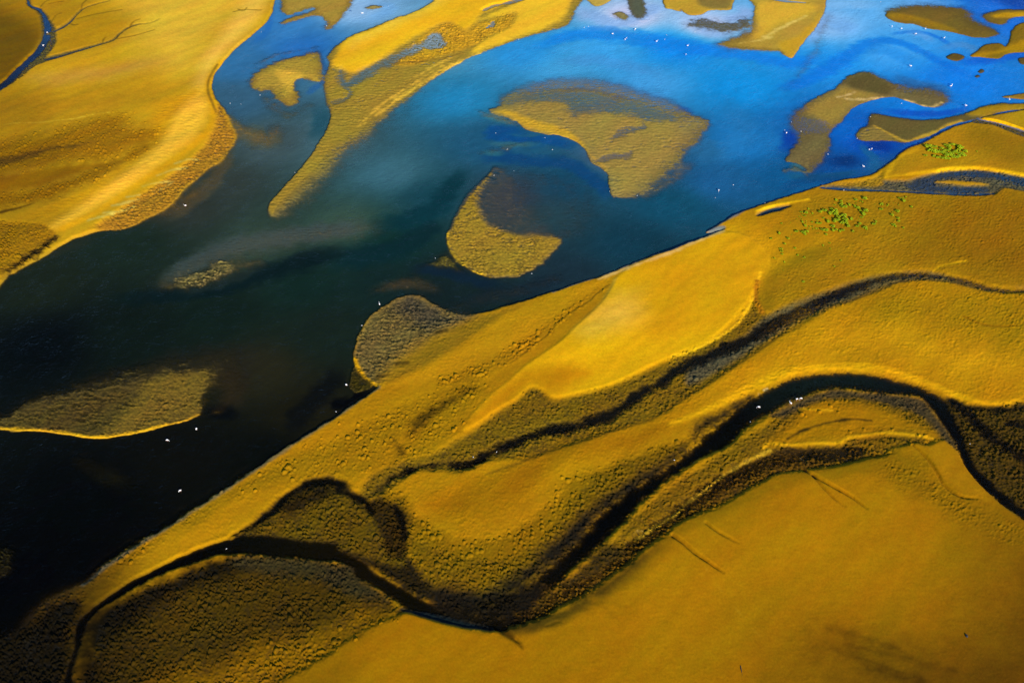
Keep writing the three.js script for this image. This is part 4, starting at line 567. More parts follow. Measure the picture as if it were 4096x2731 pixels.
// ------------------------------------------------------------------ water: one sheet; silt and painted reflections colour it more where it is deep, the bed shows where it is thin
{
  const TW = 2048, THh = 1420, col = new Uint8Array(TW * THh * 4), tr = new Uint8Array(TW * THh * 4);
  // water tone at points (sRGB): silt plus painted sky reflection and falloff, spread smoothly
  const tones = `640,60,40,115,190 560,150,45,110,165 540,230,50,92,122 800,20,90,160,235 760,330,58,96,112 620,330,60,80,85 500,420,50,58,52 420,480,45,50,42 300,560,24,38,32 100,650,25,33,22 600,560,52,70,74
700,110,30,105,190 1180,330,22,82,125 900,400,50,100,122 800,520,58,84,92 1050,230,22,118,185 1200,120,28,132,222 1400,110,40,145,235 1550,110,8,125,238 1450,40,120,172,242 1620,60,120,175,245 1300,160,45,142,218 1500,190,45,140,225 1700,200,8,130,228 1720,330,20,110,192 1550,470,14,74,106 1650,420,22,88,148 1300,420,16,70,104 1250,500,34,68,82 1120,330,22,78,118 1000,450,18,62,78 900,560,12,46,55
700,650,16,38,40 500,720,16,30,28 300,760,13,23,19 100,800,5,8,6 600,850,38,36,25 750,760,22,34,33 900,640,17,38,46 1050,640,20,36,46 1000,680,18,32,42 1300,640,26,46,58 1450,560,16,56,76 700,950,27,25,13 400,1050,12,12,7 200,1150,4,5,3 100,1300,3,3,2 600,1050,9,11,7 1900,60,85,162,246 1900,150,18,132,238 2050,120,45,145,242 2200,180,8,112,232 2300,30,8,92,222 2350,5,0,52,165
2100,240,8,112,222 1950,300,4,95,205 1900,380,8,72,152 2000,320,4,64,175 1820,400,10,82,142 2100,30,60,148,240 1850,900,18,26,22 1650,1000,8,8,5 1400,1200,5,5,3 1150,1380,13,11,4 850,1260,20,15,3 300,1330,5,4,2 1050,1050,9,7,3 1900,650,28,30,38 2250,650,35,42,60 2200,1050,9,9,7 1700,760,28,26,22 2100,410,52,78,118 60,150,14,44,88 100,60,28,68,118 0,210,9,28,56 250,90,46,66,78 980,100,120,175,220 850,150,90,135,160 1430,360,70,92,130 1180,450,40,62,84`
    .trim().split(/\s+/).map((q) => { let [x, y, r, g, b] = q.split(',').map(Number); const up = clamp((620 - y) / 420) * clamp((x - 500) / 500); r *= 1 + 0.45 * up; g *= 1 + 0.14 * up; b *= 1 + 0.03 * up; if (y > 480 && x < 1100) b *= 0.78; const top = clamp((110 - y) / 90) * clamp((x - 500) / 300); r *= 1 + 0.3 * top; g *= 1 + 0.1 * top; return [...ground(x * 4096 / 2352, y * 4096 / 2352), lin(r), lin(g), lin(b)]; });  // lifts the tones toward the top as painted sky sheen
  const GW = 156, GH = 110, grid = new Float32Array(GW * GH * 3);
  for (let j = 0; j < GH; j++) for (let i = 0; i < GW; i++) {
    const x = X0 + i * 3, z = Z0 + j * 3; let w = 0, c = [0, 0, 0];
    for (const t of tones) { const k = 1 / (((x - t[0]) ** 2 + (z - t[1]) ** 2 * 1.4) ** 1.5 + 40); w += k; for (let e = 0; e < 3; e++) c[e] += k * Math.log(t[2 + e] + 0.0008); }
    for (let e = 0; e < 3; e++) grid[(j * GW + i) * 3 + e] = c[e] / w;
  }
  // clouds of silt, clear deep threads and pale sky sheen, as painted ribbons over that tone
  const over = new Float32Array(TW * THh * 4);
  const DXW = NX * CELL / TW, DZW = NZ * CELL / THh;
  function thread(p, w, c, a = 0.8, fade = 1) {
    const pts = curve(p, false, 5), L = rgb255(c);
    const box = [1e9, -1e9, 1e9, -1e9], wm = Math.max(...w) * 1.6; for (const q of pts) { box[0] = Math.min(box[0], q[0]); box[1] = Math.max(box[1], q[0]); box[2] = Math.min(box[2], q[1]); box[3] = Math.max(box[3], q[1]); }
    for (let j = Math.max(0, Math.floor((box[2] - wm - Z0) / DZW)); j <= Math.min(THh - 1, (box[3] + wm - Z0) / DZW); j++) for (let i = Math.max(0, Math.floor((box[0] - wm - X0) / DXW)); i <= Math.min(TW - 1, (box[1] + wm - X0) / DXW); i++) {
      const x = X0 + i * DXW, z = Z0 + j * DZW; let best = 1e9, u = 0;
      for (let s = 0; s < pts.length - 1; s++) { const A1 = pts[s], B1 = pts[s + 1], ex = B1[0] - A1[0], ez = B1[1] - A1[1], t = clamp(((x - A1[0]) * ex + (z - A1[1]) * ez) / (ex * ex + ez * ez || 1)), d = (x - A1[0] - t * ex) ** 2 + (z - A1[1] - t * ez) ** 2; if (d < best) { best = d; u = mix(A1[2], B1[2], t); } }
      const hw = pick(w, u), d = Math.sqrt(best) / hw + 0.28 * noise(x / 5, z / 3) + 0.16 * noise(x / 1.9, z / 1.1); if (d >= 1.25) continue;
      const q = a * sst((1.25 - d) / 0.95) * (fade ? sst(Math.min(u, p.length - 1 - u) / fade + 0.15) : 1), k = (j * TW + i) * 4;
      const oa = q + over[k + 3] * (1 - q);
      for (let e = 0; e < 3; e++) over[k + e] = mix(over[k + e], L[e], q / Math.max(1e-6, oa));
      over[k + 3] = oa;
    }
  }
  function rgb255(c) { return c.map((v) => Math.log(lin(v) + 0.0008)); }
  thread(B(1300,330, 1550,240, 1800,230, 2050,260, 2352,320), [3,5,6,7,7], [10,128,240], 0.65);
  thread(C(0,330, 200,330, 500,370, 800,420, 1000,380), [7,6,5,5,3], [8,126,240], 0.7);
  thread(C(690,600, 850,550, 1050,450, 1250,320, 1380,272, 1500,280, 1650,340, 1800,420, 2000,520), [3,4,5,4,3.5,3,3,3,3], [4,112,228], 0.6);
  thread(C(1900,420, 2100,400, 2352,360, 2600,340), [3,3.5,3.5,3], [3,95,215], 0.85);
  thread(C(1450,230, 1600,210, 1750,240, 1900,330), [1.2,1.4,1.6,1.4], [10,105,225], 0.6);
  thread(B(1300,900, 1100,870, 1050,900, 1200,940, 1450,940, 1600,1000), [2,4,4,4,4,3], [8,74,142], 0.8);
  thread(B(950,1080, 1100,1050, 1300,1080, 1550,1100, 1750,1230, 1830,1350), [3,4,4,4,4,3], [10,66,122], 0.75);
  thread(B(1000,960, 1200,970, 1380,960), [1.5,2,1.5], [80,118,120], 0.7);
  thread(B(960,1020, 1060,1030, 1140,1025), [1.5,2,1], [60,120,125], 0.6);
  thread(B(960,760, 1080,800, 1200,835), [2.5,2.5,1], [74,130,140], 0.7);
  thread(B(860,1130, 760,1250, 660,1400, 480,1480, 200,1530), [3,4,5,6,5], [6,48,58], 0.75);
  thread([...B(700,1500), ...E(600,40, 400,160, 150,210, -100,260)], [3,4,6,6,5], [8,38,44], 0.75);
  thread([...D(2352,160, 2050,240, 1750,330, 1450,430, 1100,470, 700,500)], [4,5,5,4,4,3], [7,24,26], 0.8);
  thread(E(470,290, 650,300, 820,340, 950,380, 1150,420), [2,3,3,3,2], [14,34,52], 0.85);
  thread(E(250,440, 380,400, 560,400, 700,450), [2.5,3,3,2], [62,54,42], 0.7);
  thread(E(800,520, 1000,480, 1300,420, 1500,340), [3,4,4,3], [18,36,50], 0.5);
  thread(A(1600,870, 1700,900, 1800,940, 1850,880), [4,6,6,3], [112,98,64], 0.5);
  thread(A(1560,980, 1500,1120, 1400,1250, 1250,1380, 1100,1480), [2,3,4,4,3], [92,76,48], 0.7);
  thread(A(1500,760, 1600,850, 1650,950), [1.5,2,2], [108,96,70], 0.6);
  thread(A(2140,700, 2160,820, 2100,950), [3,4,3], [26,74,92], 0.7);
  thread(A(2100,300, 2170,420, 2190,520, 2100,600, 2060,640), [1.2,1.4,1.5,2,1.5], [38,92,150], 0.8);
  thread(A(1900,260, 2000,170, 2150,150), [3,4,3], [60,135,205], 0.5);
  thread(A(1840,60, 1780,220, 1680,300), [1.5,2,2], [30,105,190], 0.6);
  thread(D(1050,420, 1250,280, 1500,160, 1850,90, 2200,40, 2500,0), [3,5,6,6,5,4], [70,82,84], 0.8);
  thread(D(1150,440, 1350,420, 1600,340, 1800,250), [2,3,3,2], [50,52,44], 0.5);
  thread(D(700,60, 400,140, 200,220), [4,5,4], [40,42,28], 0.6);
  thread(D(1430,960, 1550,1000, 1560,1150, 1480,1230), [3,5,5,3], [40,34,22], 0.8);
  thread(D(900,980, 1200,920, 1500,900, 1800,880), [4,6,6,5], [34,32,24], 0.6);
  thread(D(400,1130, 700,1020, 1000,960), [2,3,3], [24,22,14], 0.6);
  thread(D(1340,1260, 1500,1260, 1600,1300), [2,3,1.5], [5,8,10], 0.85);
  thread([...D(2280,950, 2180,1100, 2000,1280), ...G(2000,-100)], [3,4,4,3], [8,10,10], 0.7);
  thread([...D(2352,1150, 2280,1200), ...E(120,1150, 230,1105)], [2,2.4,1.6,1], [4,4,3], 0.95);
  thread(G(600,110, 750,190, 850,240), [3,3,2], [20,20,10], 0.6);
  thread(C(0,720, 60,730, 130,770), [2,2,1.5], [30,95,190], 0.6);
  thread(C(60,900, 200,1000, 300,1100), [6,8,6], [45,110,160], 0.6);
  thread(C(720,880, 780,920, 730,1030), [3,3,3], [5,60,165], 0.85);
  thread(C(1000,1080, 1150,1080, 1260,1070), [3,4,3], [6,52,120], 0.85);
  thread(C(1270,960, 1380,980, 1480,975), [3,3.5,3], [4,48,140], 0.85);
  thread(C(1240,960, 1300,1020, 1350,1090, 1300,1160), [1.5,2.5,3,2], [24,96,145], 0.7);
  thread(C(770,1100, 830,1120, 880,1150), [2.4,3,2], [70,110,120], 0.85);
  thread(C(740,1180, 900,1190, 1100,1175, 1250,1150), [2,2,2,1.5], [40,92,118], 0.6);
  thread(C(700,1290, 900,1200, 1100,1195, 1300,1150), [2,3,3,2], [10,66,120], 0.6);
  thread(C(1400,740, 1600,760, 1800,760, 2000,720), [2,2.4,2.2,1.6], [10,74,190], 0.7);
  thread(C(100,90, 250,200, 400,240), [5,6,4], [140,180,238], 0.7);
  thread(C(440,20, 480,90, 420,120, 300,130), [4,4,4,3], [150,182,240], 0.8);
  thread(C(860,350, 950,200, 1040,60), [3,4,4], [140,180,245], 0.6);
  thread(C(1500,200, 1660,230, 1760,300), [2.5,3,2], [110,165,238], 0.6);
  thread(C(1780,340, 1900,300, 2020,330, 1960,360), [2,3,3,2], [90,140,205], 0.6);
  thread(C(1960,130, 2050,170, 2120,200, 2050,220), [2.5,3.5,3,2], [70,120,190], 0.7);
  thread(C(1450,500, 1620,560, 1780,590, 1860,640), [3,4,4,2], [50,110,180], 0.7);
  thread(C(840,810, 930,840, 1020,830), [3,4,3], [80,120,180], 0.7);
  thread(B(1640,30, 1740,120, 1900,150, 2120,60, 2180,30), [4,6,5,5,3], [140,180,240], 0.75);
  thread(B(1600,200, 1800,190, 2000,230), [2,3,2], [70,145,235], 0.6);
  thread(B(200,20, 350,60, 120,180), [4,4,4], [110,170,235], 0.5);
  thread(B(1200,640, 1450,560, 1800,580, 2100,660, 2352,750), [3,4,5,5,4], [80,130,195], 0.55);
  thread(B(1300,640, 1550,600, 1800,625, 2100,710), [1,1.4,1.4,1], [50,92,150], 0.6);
  thread(C(700,10, 1000,12, 1200,20, 1400,30), [5,6,6,4], [146,194,248], 0.6);  // silver sky sheen on the upper water, painted as pale ribbons
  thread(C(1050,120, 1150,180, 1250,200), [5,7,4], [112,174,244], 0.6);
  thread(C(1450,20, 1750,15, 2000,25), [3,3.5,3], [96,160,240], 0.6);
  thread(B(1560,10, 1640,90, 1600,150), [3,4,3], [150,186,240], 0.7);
  thread(B(1450,420, 1700,400, 1950,440, 2200,500), [3,5,5,3], [74,150,222], 0.5);
  thread(C(300,650, 450,800, 420,950, 300,1100), [4,6,6,4], [40,120,185], 0.45);
  thread(C(1250,330, 1400,330, 1550,390, 1700,470), [4,5,5,3], [30,142,240], 0.5);
  thread(F(700,1100, 900,1050, 1100,1030, 1400,1050), [2,2.6,2.6,2], [22,34,32], 0.6);
  const f8 = new Float32Array(ST);
  for (let j = 0; j < THh; j++) for (let i = 0; i < TW; i++) {
    const x = X0 + (i + 0.5) * DXW, z = Z0 + (j + 0.5) * DZW, k = (j * TW + i) * 4, f = field(x, z);
    let depth;
    if (f[0] > 0.45) depth = 0; else { f8.set(f); depth = Math.max(0, -relief(x, z, f8)); }
    const gu = clamp((x - X0) / 3, 0, GW - 1.01), gv = clamp((z - Z0) / 3, 0, GH - 1.01), gi = gu | 0, gj = gv | 0, a = gu - gi, b = gv - gj;
    const s = x * FCX + z * FCZ, t = -x * FCZ + z * FCX;
    const br = 0.08 * noise(s / 19 + 2, t / 8) + 0.08 * noise(s / 7, t / 2.4 + 7) + 0.06 * noise(s / 2.6, t / 1.0);
    const dd = depth * (1 + 0.3 * noise(x / 4, z / 3)), ov = over[k + 3];
    for (let e = 0; e < 3; e++) {
      const q = (gj * GW + gi) * 3 + e; let v = (grid[q] * (1 - a) + grid[q + 3] * a) * (1 - b) + (grid[q + GW * 3] * (1 - a) + grid[q + GW * 3 + 3] * a) * b;
      if (ov > 0) v = mix(v, over[k + e], ov);
      const w = Math.max(0, (Math.exp(v) - 0.0008)) * (1 + br) / LIT[e];
      const c = w;
      col[k + e] = 255 * clamp(c <= 0.0031308 ? c * 12.92 : 1.055 * Math.pow(c, 1 / 2.4) - 0.055) + 0.5;
    }
    col[k + 3] = 255;
    const thick = 0.06 + 0.90 * (1 - Math.exp(-dd / 0.32)); tr[k] = tr[k + 1] = tr[k + 2] = 255 * thick; tr[k + 3] = 255;
  }
  const tex = (d, srgb) => { const t = new THREE.DataTexture(d, TW, THh, THREE.RGBAFormat); t.magFilter = t.minFilter = THREE.LinearFilter; t.wrapS = t.wrapT = THREE.ClampToEdgeWrapping; if (srgb) t.colorSpace = THREE.SRGBColorSpace; t.needsUpdate = true; return t; };
  const N = 1024, M = 36, bd = new Uint8Array(N * N * 4);                  // wind ripples: a tile of 36 m
  for (let j = 0; j < N; j++) for (let i = 0; i < N; i++) {
    const u = i / N * M, v = j / N * M, wv = v + 0.7 * noise(u / 3, v / 3, M / 3) + 0.25 * noise(u, v, M);
    const gust = 0.5 + 0.7 * clamp(0.5 + noise(u / 6 + 0.5, v / 6, M / 6) + 0.5 * noise(u / 2, v / 2, M / 2));
    const q = 0.5 + gust * (0.20 * noise(u * 0.5, wv * 1.25, M / 2, M * 1.25) + 0.15 * noise(u + 7, wv * 2.5, M, M * 2.5) + 0.09 * noise(u * 2, wv * 4, M * 2, M * 4));
    const k = (j * N + i) * 4; bd[k] = bd[k + 1] = bd[k + 2] = 255 * clamp(q); bd[k + 3] = 255;
  }
  const bump = new THREE.DataTexture(bd, N, N, THREE.RGBAFormat); bump.magFilter = THREE.LinearFilter; bump.wrapS = bump.wrapT = THREE.RepeatWrapping; bump.repeat.set(NX * CELL / M, NZ * CELL / M); bump.needsUpdate = true;
  const mat = new THREE.MeshPhysicalMaterial({ color: 0xffffff, map: tex(col, true), alphaMap: tex(tr, false), transparent: true, specularIntensity: 0.22, roughness: 0.12, ior: 1.33, bumpMap: bump, bumpScale: 0.21 });
  const xs = [-7000, -1500, -500], zs = [7000, 1500, 200]; for (let i = 0; i <= 58; i++) xs.push(X0 + i * 8); xs.push(500, 1500, 7000); for (let j = 0; j <= 40; j++) zs.push(-66 - j * 8); zs.push(-600, -1500, -7000);
  const p = [], uv = [], ix = [];
  for (const z of zs) for (const x of xs) { p.push(x, 0, z); uv.push((x - X0) / (NX * CELL), (z - Z0) / (NZ * CELL)); }
  for (let j = 0; j < zs.length - 1; j++) for (let i = 0; i < xs.length - 1; i++) { const a = j * xs.length + i, b = a + 1, c = a + xs.length, d = c + 1; ix.push(a, b, c, b, d, c); }
  const g = new THREE.BufferGeometry(); g.setAttribute('position', new THREE.Float32BufferAttribute(p, 3)); g.setAttribute('uv', new THREE.Float32BufferAttribute(uv, 2)); g.setIndex(ix); g.computeVertexNormals();
  const o = new THREE.Mesh(g, mat); o.name = 'river_water'; o.receiveShadow = true; o.userData = { kind: 'structure', label: 'river water running from bright blue at the top to near black at the lower left', category: 'water' }; scene.add(o);
}

// ------------------------------------------------------------------ things
function numbered(n) { const k = names[n] = (names[n] ?? -1) + 1; return k ? `${n}_${String(k).padStart(3, '0')}` : n; }
function tag(o, label, category, group) { o.userData = { label, category }; if (group) o.userData.group = group; return o; }
const heightAt = (x, z) => { const f = Float32Array.from(field(x, z)); return relief(x, z, f); };
function loft(path, radii, flat = 1, sides = 9) {                      // a closed skin along a path in the x-y plane; flat squeezes it sideways
  const v = path.map((q) => new THREE.Vector3(q[0], q[1], q[2] ?? 0)), p = [], ix = [], n = v.length;
  const up = new THREE.Vector3(0, 0, 1);
  for (let i = 0; i < n; i++) {
    const d = v[Math.min(n - 1, i + 1)].clone().sub(v[Math.max(0, i - 1)]).normalize(), s = up.clone().addScaledVector(d, -d.z).normalize(), b = d.clone().cross(s);
    for (let k = 0; k < sides; k++) { const a = k / sides * 2 * Math.PI, q = v[i].clone().addScaledVector(s, Math.cos(a) * radii[i] * flat).addScaledVector(b, Math.sin(a) * radii[i]); p.push(q.x, q.y, q.z); }
  }
  for (let i = 0; i < n - 1; i++) for (let k = 0; k < sides; k++) { const a = i * sides + k, b = i * sides + (k + 1) % sides; ix.push(a, b, a + sides, b, b + sides, a + sides); }
  for (const e of [0, n - 1]) { p.push(v[e].x, v[e].y, v[e].z); const c = p.length / 3 - 1; for (let k = 0; k < sides; k++) { const a = e * sides + k, b = e * sides + (k + 1) % sides; e ? ix.push(a, b, c) : ix.push(b, a, c); } }
  const g = new THREE.BufferGeometry(); g.setAttribute('position', new THREE.Float32BufferAttribute(p, 3)); g.setIndex(ix); g.computeVertexNormals(); return g;
}
const part = (name, g, m, parent, x = 0, y = 0, z = 0) => { const o = new THREE.Mesh(g, m); o.name = name; o.position.set(x, y, z); o.castShadow = o.receiveShadow = true; parent.add(o); return o; };
const std = (r, g, b, rough = 0.75) => new THREE.MeshStandardMaterial({ color: new THREE.Color().setRGB(r, g, b), roughness: rough });
const M_white = std(0.86, 0.82, 0.76), M_pink = std(0.72, 0.36, 0.30), M_wing = std(0.84, 0.70, 0.64), M_black = std(0.03, 0.03, 0.03), M_leg = std(0.50, 0.22, 0.18), M_grey = std(0.42, 0.43, 0.45);
function flamingo(feeding) {
  const t = new THREE.Group();
  const torso = [[-0.40, 0.80], [-0.33, 0.84], [-0.22, 0.89], [-0.08, 0.92], [0.06, 0.92], [0.18, 0.90], [0.26, 0.87]], tr = [0.015, 0.06, 0.115, 0.155, 0.16, 0.12, 0.065];
  const neck = feeding ? [[0.33, 0.78], [0.39, 0.64], [0.42, 0.48], [0.40, 0.32], [0.36, 0.20], [0.31, 0.13], [0.26, 0.11]] : [[0.34, 0.90], [0.40, 1.00], [0.38, 1.13], [0.34, 1.26], [0.37, 1.38], [0.44, 1.43], [0.51, 1.40]];
  part('body', loft([...torso, ...neck], [...tr, 0.042, 0.034, 0.03, 0.028, 0.03, 0.045, 0.03], 0.92, 10), M_white, t);
  const hd = neck[6], dir = feeding ? -1 : 1;
  part('bill', loft([[hd[0] - 0.01 * dir, hd[1]], [hd[0] + 0.06 * dir, hd[1] - 0.01], [hd[0] + 0.10 * dir, hd[1] - 0.05], [hd[0] + 0.11 * dir, hd[1] - 0.09]], [0.024, 0.022, 0.016, 0.004], 0.7, 6), M_black, t);
  for (const s of [-1, 1]) {
    const w = loft([[-0.44, 0.80], [-0.30, 0.87], [-0.12, 0.93], [0.06, 0.94], [0.17, 0.90]], [0.01, 0.07, 0.11, 0.10, 0.02], 0.35, 8);
    part('wing', w, M_wing, t, 0, 0, s * 0.13);
    const leg = part('leg', loft([[0.0, 0.80], [-0.02, 0.44], [0.02, 0.40], [0.015, 0.02], [0.06, 0.0]], [0.03, 0.016, 0.02, 0.013, 0.006], 1, 6), M_leg, t, 0, 0, s * 0.055);
    part('foot', loft([[0.0, 0.01], [0.06, 0.012], [0.10, 0.004]], [0.012, 0.03, 0.012], 1.2, 6), M_leg, leg);
  }
  return t;
}
function gull() {
  const t = new THREE.Group();
  part('body', loft([[-0.22, 0.19], [-0.15, 0.205], [-0.05, 0.225], [0.05, 0.225], [0.12, 0.22], [0.155, 0.25], [0.185, 0.275], [0.215, 0.27]], [0.012, 0.045, 0.078, 0.08, 0.055, 0.036, 0.036, 0.014], 0.95, 9), M_white, t);
  part('bill', loft([[0.205, 0.27], [0.24, 0.263], [0.265, 0.255]], [0.012, 0.008, 0.002], 0.8, 6), M_pink, t);
  for (const s of [-1, 1]) {
    part('wing', loft([[-0.27, 0.205], [-0.15, 0.235], [-0.03, 0.255], [0.07, 0.235]], [0.006, 0.035, 0.05, 0.012], 0.4, 7), M_grey, t, 0, 0, s * 0.062);
    part('leg', loft([[-0.01, 0.17], [-0.015, 0.08], [0.0, 0.0]], [0.014, 0.008, 0.006], 1, 5), M_leg, t, 0, 0, s * 0.03);
  }
  return t;
}
function flyer() {
  const t = new THREE.Group();
  part('body', loft([[-0.36, 0], [-0.24, 0.0], [-0.06, 0.01], [0.10, 0.015], [0.22, 0.02], [0.36, 0.03], [0.50, 0.04], [0.56, 0.04], [0.62, 0.03]], [0.05, 0.08, 0.12, 0.12, 0.07, 0.035, 0.035, 0.045, 0.015], 0.95, 9), M_white, t);
  part('bill', loft([[0.60, 0.03], [0.66, 0.015], [0.70, -0.01]], [0.018, 0.012, 0.003], 0.8, 6), M_black, t);
  for (const s of [-1, 1]) {
    const w = part('wing', loft([[0, 0, 0], [0.04, 0.07, s * 0.25], [0.03, 0.09, s * 0.48], [-0.06, 0.05, s * 0.72]].map((q) => q), [0.15, 0.14, 0.11, 0.03], 1, 8), M_white, t, 0.02, 0.02, s * 0.07);
    w.scale.set(1, 0.32, 1);
    part('leg', loft([[-0.30, -0.02], [-0.55, -0.03], [-0.80, -0.02]], [0.02, 0.012, 0.008], 1, 5), M_leg, t, 0, 0, s * 0.03);
  }
  return t;
}
// ---- birds: each where it stands, t its tile, x y in that tile, k kind (f feeding, u upright, g small gull, w flying)
const tilePx = { A: [0, 0], B: [1, 0], C: [2, 0], D: [0, 1], E: [1, 1], F: [2, 1], G: [0, 2], J: [1, 2], K: [2, 2] };
const makers = { f: () => flamingo(true), u: () => flamingo(false), g: gull, w: flyer }, protos = {};
const SPECIES = { f: ['flamingo', 'flamingo'], u: ['flamingo', 'flamingo'], g: ['shore_bird', 'bird'], w: ['flying_bird', 'bird'] };
function bird(t, x, y, k, label, group) {
  const px = TX[tilePx[t][0]] + x * TS, py = TY[tilePx[t][1]] + y * TS;
  const lift = k === 'w' ? 9 : k === 'g' ? 0.25 : 0.85, [gx, gz] = ground(px, py, lift);
  const o = protos[k] ? protos[k].clone() : (protos[k] = makers[k]());
  o.name = numbered(SPECIES[k][0]);
  const s = k === 'g' ? rr(0.85, 1.0) : k === 'w' ? 1.2 : rr(0.92, 1.05);
  o.scale.setScalar(s);
  o.rotation.y = k === 'w' ? 0.9 : rr(0, 6.28);
  o.position.set(gx, k === 'w' ? lift : Math.max(heightAt(gx, gz), k === 'g' ? -0.06 : -0.28), gz);
  scene.add(tag(o, label, SPECIES[k][1], group));
}
bird('A', 318, 217, 'f', 'white flamingo in the upper left creek, the higher of two there', 'flamingos in the upper left creek');
bird('A', 290, 300, 'u', 'white flamingo in the upper left creek, the lower of two there', 'flamingos in the upper left creek');
bird('A', 1755, 213, 'g', 'small white bird on blue water beside the beach at the upper left');
bird('A', 1747, 637, 'g', 'small white bird on the water just below the hook shaped sandbar');
bird('A', 1619, 698, 'g', 'tiny white bird between hook shaped bar and pale beach, right of its neighbour');
bird('A', 1547, 692, 'g', 'tiny white bird close to the pale beach bend, nearest the shore');
bird('A', 1243, 1375, 'u', 'white flamingo alone in dark water off the rippled left shore');
bird('A', 2195, 172, 'g', 'small white bird on the lower tip of the two-pronged bar at the top');
bird('A', 1981, 1156, 'g', 'tiny white bird along the left edge of the long golden bar');
bird('B', 167, 87, 'w', 'large white bird flying with spread wings above blue water at the top left');
bird('B', 302, 43, 'g', 'tiny white bird beside the sliver of sand at the top, left one of two');
bird('B', 340, 38, 'g', 'small white bird right of the sliver of sand at the top, right one of two');
bird('B', 1216, 262, 'g', 'small pale bird on the right shore of the long golden bar');
bird('B', 1658, 182, 'g', 'small white bird off the end of the golden bar, left of a pair');
bird('B', 1686, 175, 'g', 'small white bird off the end of the golden bar, right of a pair');
bird('B', 1850, 220, 'f', 'white flamingo left of the touching pair in the top middle water');
bird('B', 1943, 250, 'u', 'white flamingo of the touching pair in the top middle water, upper one', 'touching pair of flamingos in the top middle water');
bird('B', 1933, 258, 'f', 'white flamingo of the touching pair in the top middle water, lower one', 'touching pair of flamingos in the top middle water');
bird('B', 2002, 190, 'f', 'white flamingo above and right of the touching pair, top middle water');
bird('B', 2146, 272, 'u', 'white flamingo right of the touching pair, in darker blue water');
bird('B', 2212, 232, 'g', 'small white bird over the dark blue band at the top middle, upper of two');
bird('B', 2199, 262, 'g', 'small white bird over the dark blue band at the top middle, lower of two');
bird('C', 93, 300, 'u', 'white flamingo left of the kite shaped bar, the higher of two');
bird('C', 81, 360, 'u', 'white flamingo left of the kite shaped bar, the lower of two');
bird('B', 1064, 891, 'g', 'small white bird on deep blue water left of the eye shaped bar');
bird('B', 1141, 1001, 'g', 'small white bird on water between the eye shaped and fan shaped bars, leftmost');
bird('B', 1394, 923, 'g', 'tiny white bird close under the edge of the eye shaped bar');
bird('B', 1444, 1003, 'g', 'tiny white bird between the eye shaped and fan shaped bars, rightmost');
bird('B', 1185, 1145, 'g', 'small white bird at the top of the fan shaped bar, right one');
bird('B', 1052, 1176, 'g', 'small white bird at the top of the fan shaped bar, left one');
bird('B', 1829, 1283, 'g', 'small white bird at the lower point of the eye shaped bar');
bird('B', 2014, 1312, 'g', 'tiny white bird just below the lower right edge of the eye shaped bar');
bird('C', 141, 212, 'g', 'small white bird by the grey drowned shoal at the top');
bird('C', 1389, 10, 'g', 'small white bird near the top edge in pale blue water at the right');
bird('C', 1467, 170, 'f', 'white flamingo below the largest dark bar, first of five from the left');
bird('C', 1531, 186, 'u', 'white flamingo below the largest dark bar, second of five from the left');
bird('C', 1627, 220, 'f', 'white flamingo below the largest dark bar, third of five from the left');
bird('C', 1693, 187, 'u', 'white flamingo touching the edge of the largest dark bar, fourth of five');
bird('C', 1819, 248, 'u', 'white flamingo below the largest dark bar, fifth of five from the left');
bird('C', 1592, 438, 'u', 'white flamingo alone in blue water above the boomerang bar');
bird('C', 1870, 563, 'f', 'white flamingo of the close pair in open blue water at the right, right one');
bird('C', 1864, 572, 'u', 'white flamingo of the close pair in open blue water at the right, left one');
bird('C', 1964, 704, 'u', 'white flamingo between the boomerang bar and the right frame edge');
bird('C', 2256, 662, 'u', 'white flamingo by the thin tan strip at the right frame edge');
bird('C', 1530, 693, 'g', 'small white bird in the channel just under the boomerang bar');
bird('C', 1320, 784, 'g', 'small white bird at the upper left corner of the dark tapering bar');
bird('C', 789, 818, 'g', 'small white bird close to the left flank of the boomerang bar');
bird('C', 744, 872, 'g', 'small white bird beside the flamingo left of the boomerang bar');
bird('C', 758, 886, 'f', 'white flamingo left of the boomerang bar with a small bird beside it');
bird('C', 854, 881, 'g', 'tiny white bird on the blue film over the boomerang bar');
bird('C', 1232, 928, 'g', 'small white bird at the left tip of the dark tapering bar');
bird('C', 1315, 997, 'f', 'white flamingo of two in the dark blue pool by the right bank, left one');
bird('C', 1331, 994, 'u', 'white flamingo of two in the dark blue pool by the right bank, right one');
bird('C', 1275, 1112, 'u', 'white flamingo in the bay below the dark tapering bar');
bird('C', 1036, 1034, 'g', 'tiny white bird right of the lower end of the boomerang bar');
bird('C', 302, 1272, 'f', 'white flamingo in teal water right of the eye shaped bar');
bird('C', 399, 1240, 'g', 'small white bird up and right of the flamingo in teal water');
bird('C', 277, 1325, 'g', 'small white bird just below the flamingo in teal water');
bird('C', 611, 1363, 'g', 'small white bird at the right bank beside the little shore pool');
bird('C', 1140, 1280, 'g', 'small white bird at the mouth of the side creek below the bushes\u2019 shore');
bird('D', 2325, 1067, 'f', 'white flamingo in dark water beside the yellow tip of the rough lobe');
bird('D', 2258, 1252, 'g', 'small white bird in black water under the rough lobe by the diagonal bank');
bird('D', 1318, 1363, 'f', 'white flamingo off the right end of the rough dark bar, upper of two');
bird('D', 1122, 1440, 'f', 'white flamingo below the rough dark bar, lower of two');
bird('E', 281, 525, 'u', 'white flamingo in dark water above the rough lobe');
bird('E', 163, 673, 'g', 'tiny white bird at the left rim of the rough lobe');
bird('E', 657, 220, 'g', 'small white bird left of the rounded end of the fan shaped bar');
bird('E', 1305, 324, 'g', 'tiny white bird on the lower right rim of the fan shaped bar');
bird('E', 1069, 1523, 'g', 'white bird in the dark middle creek, right of two');
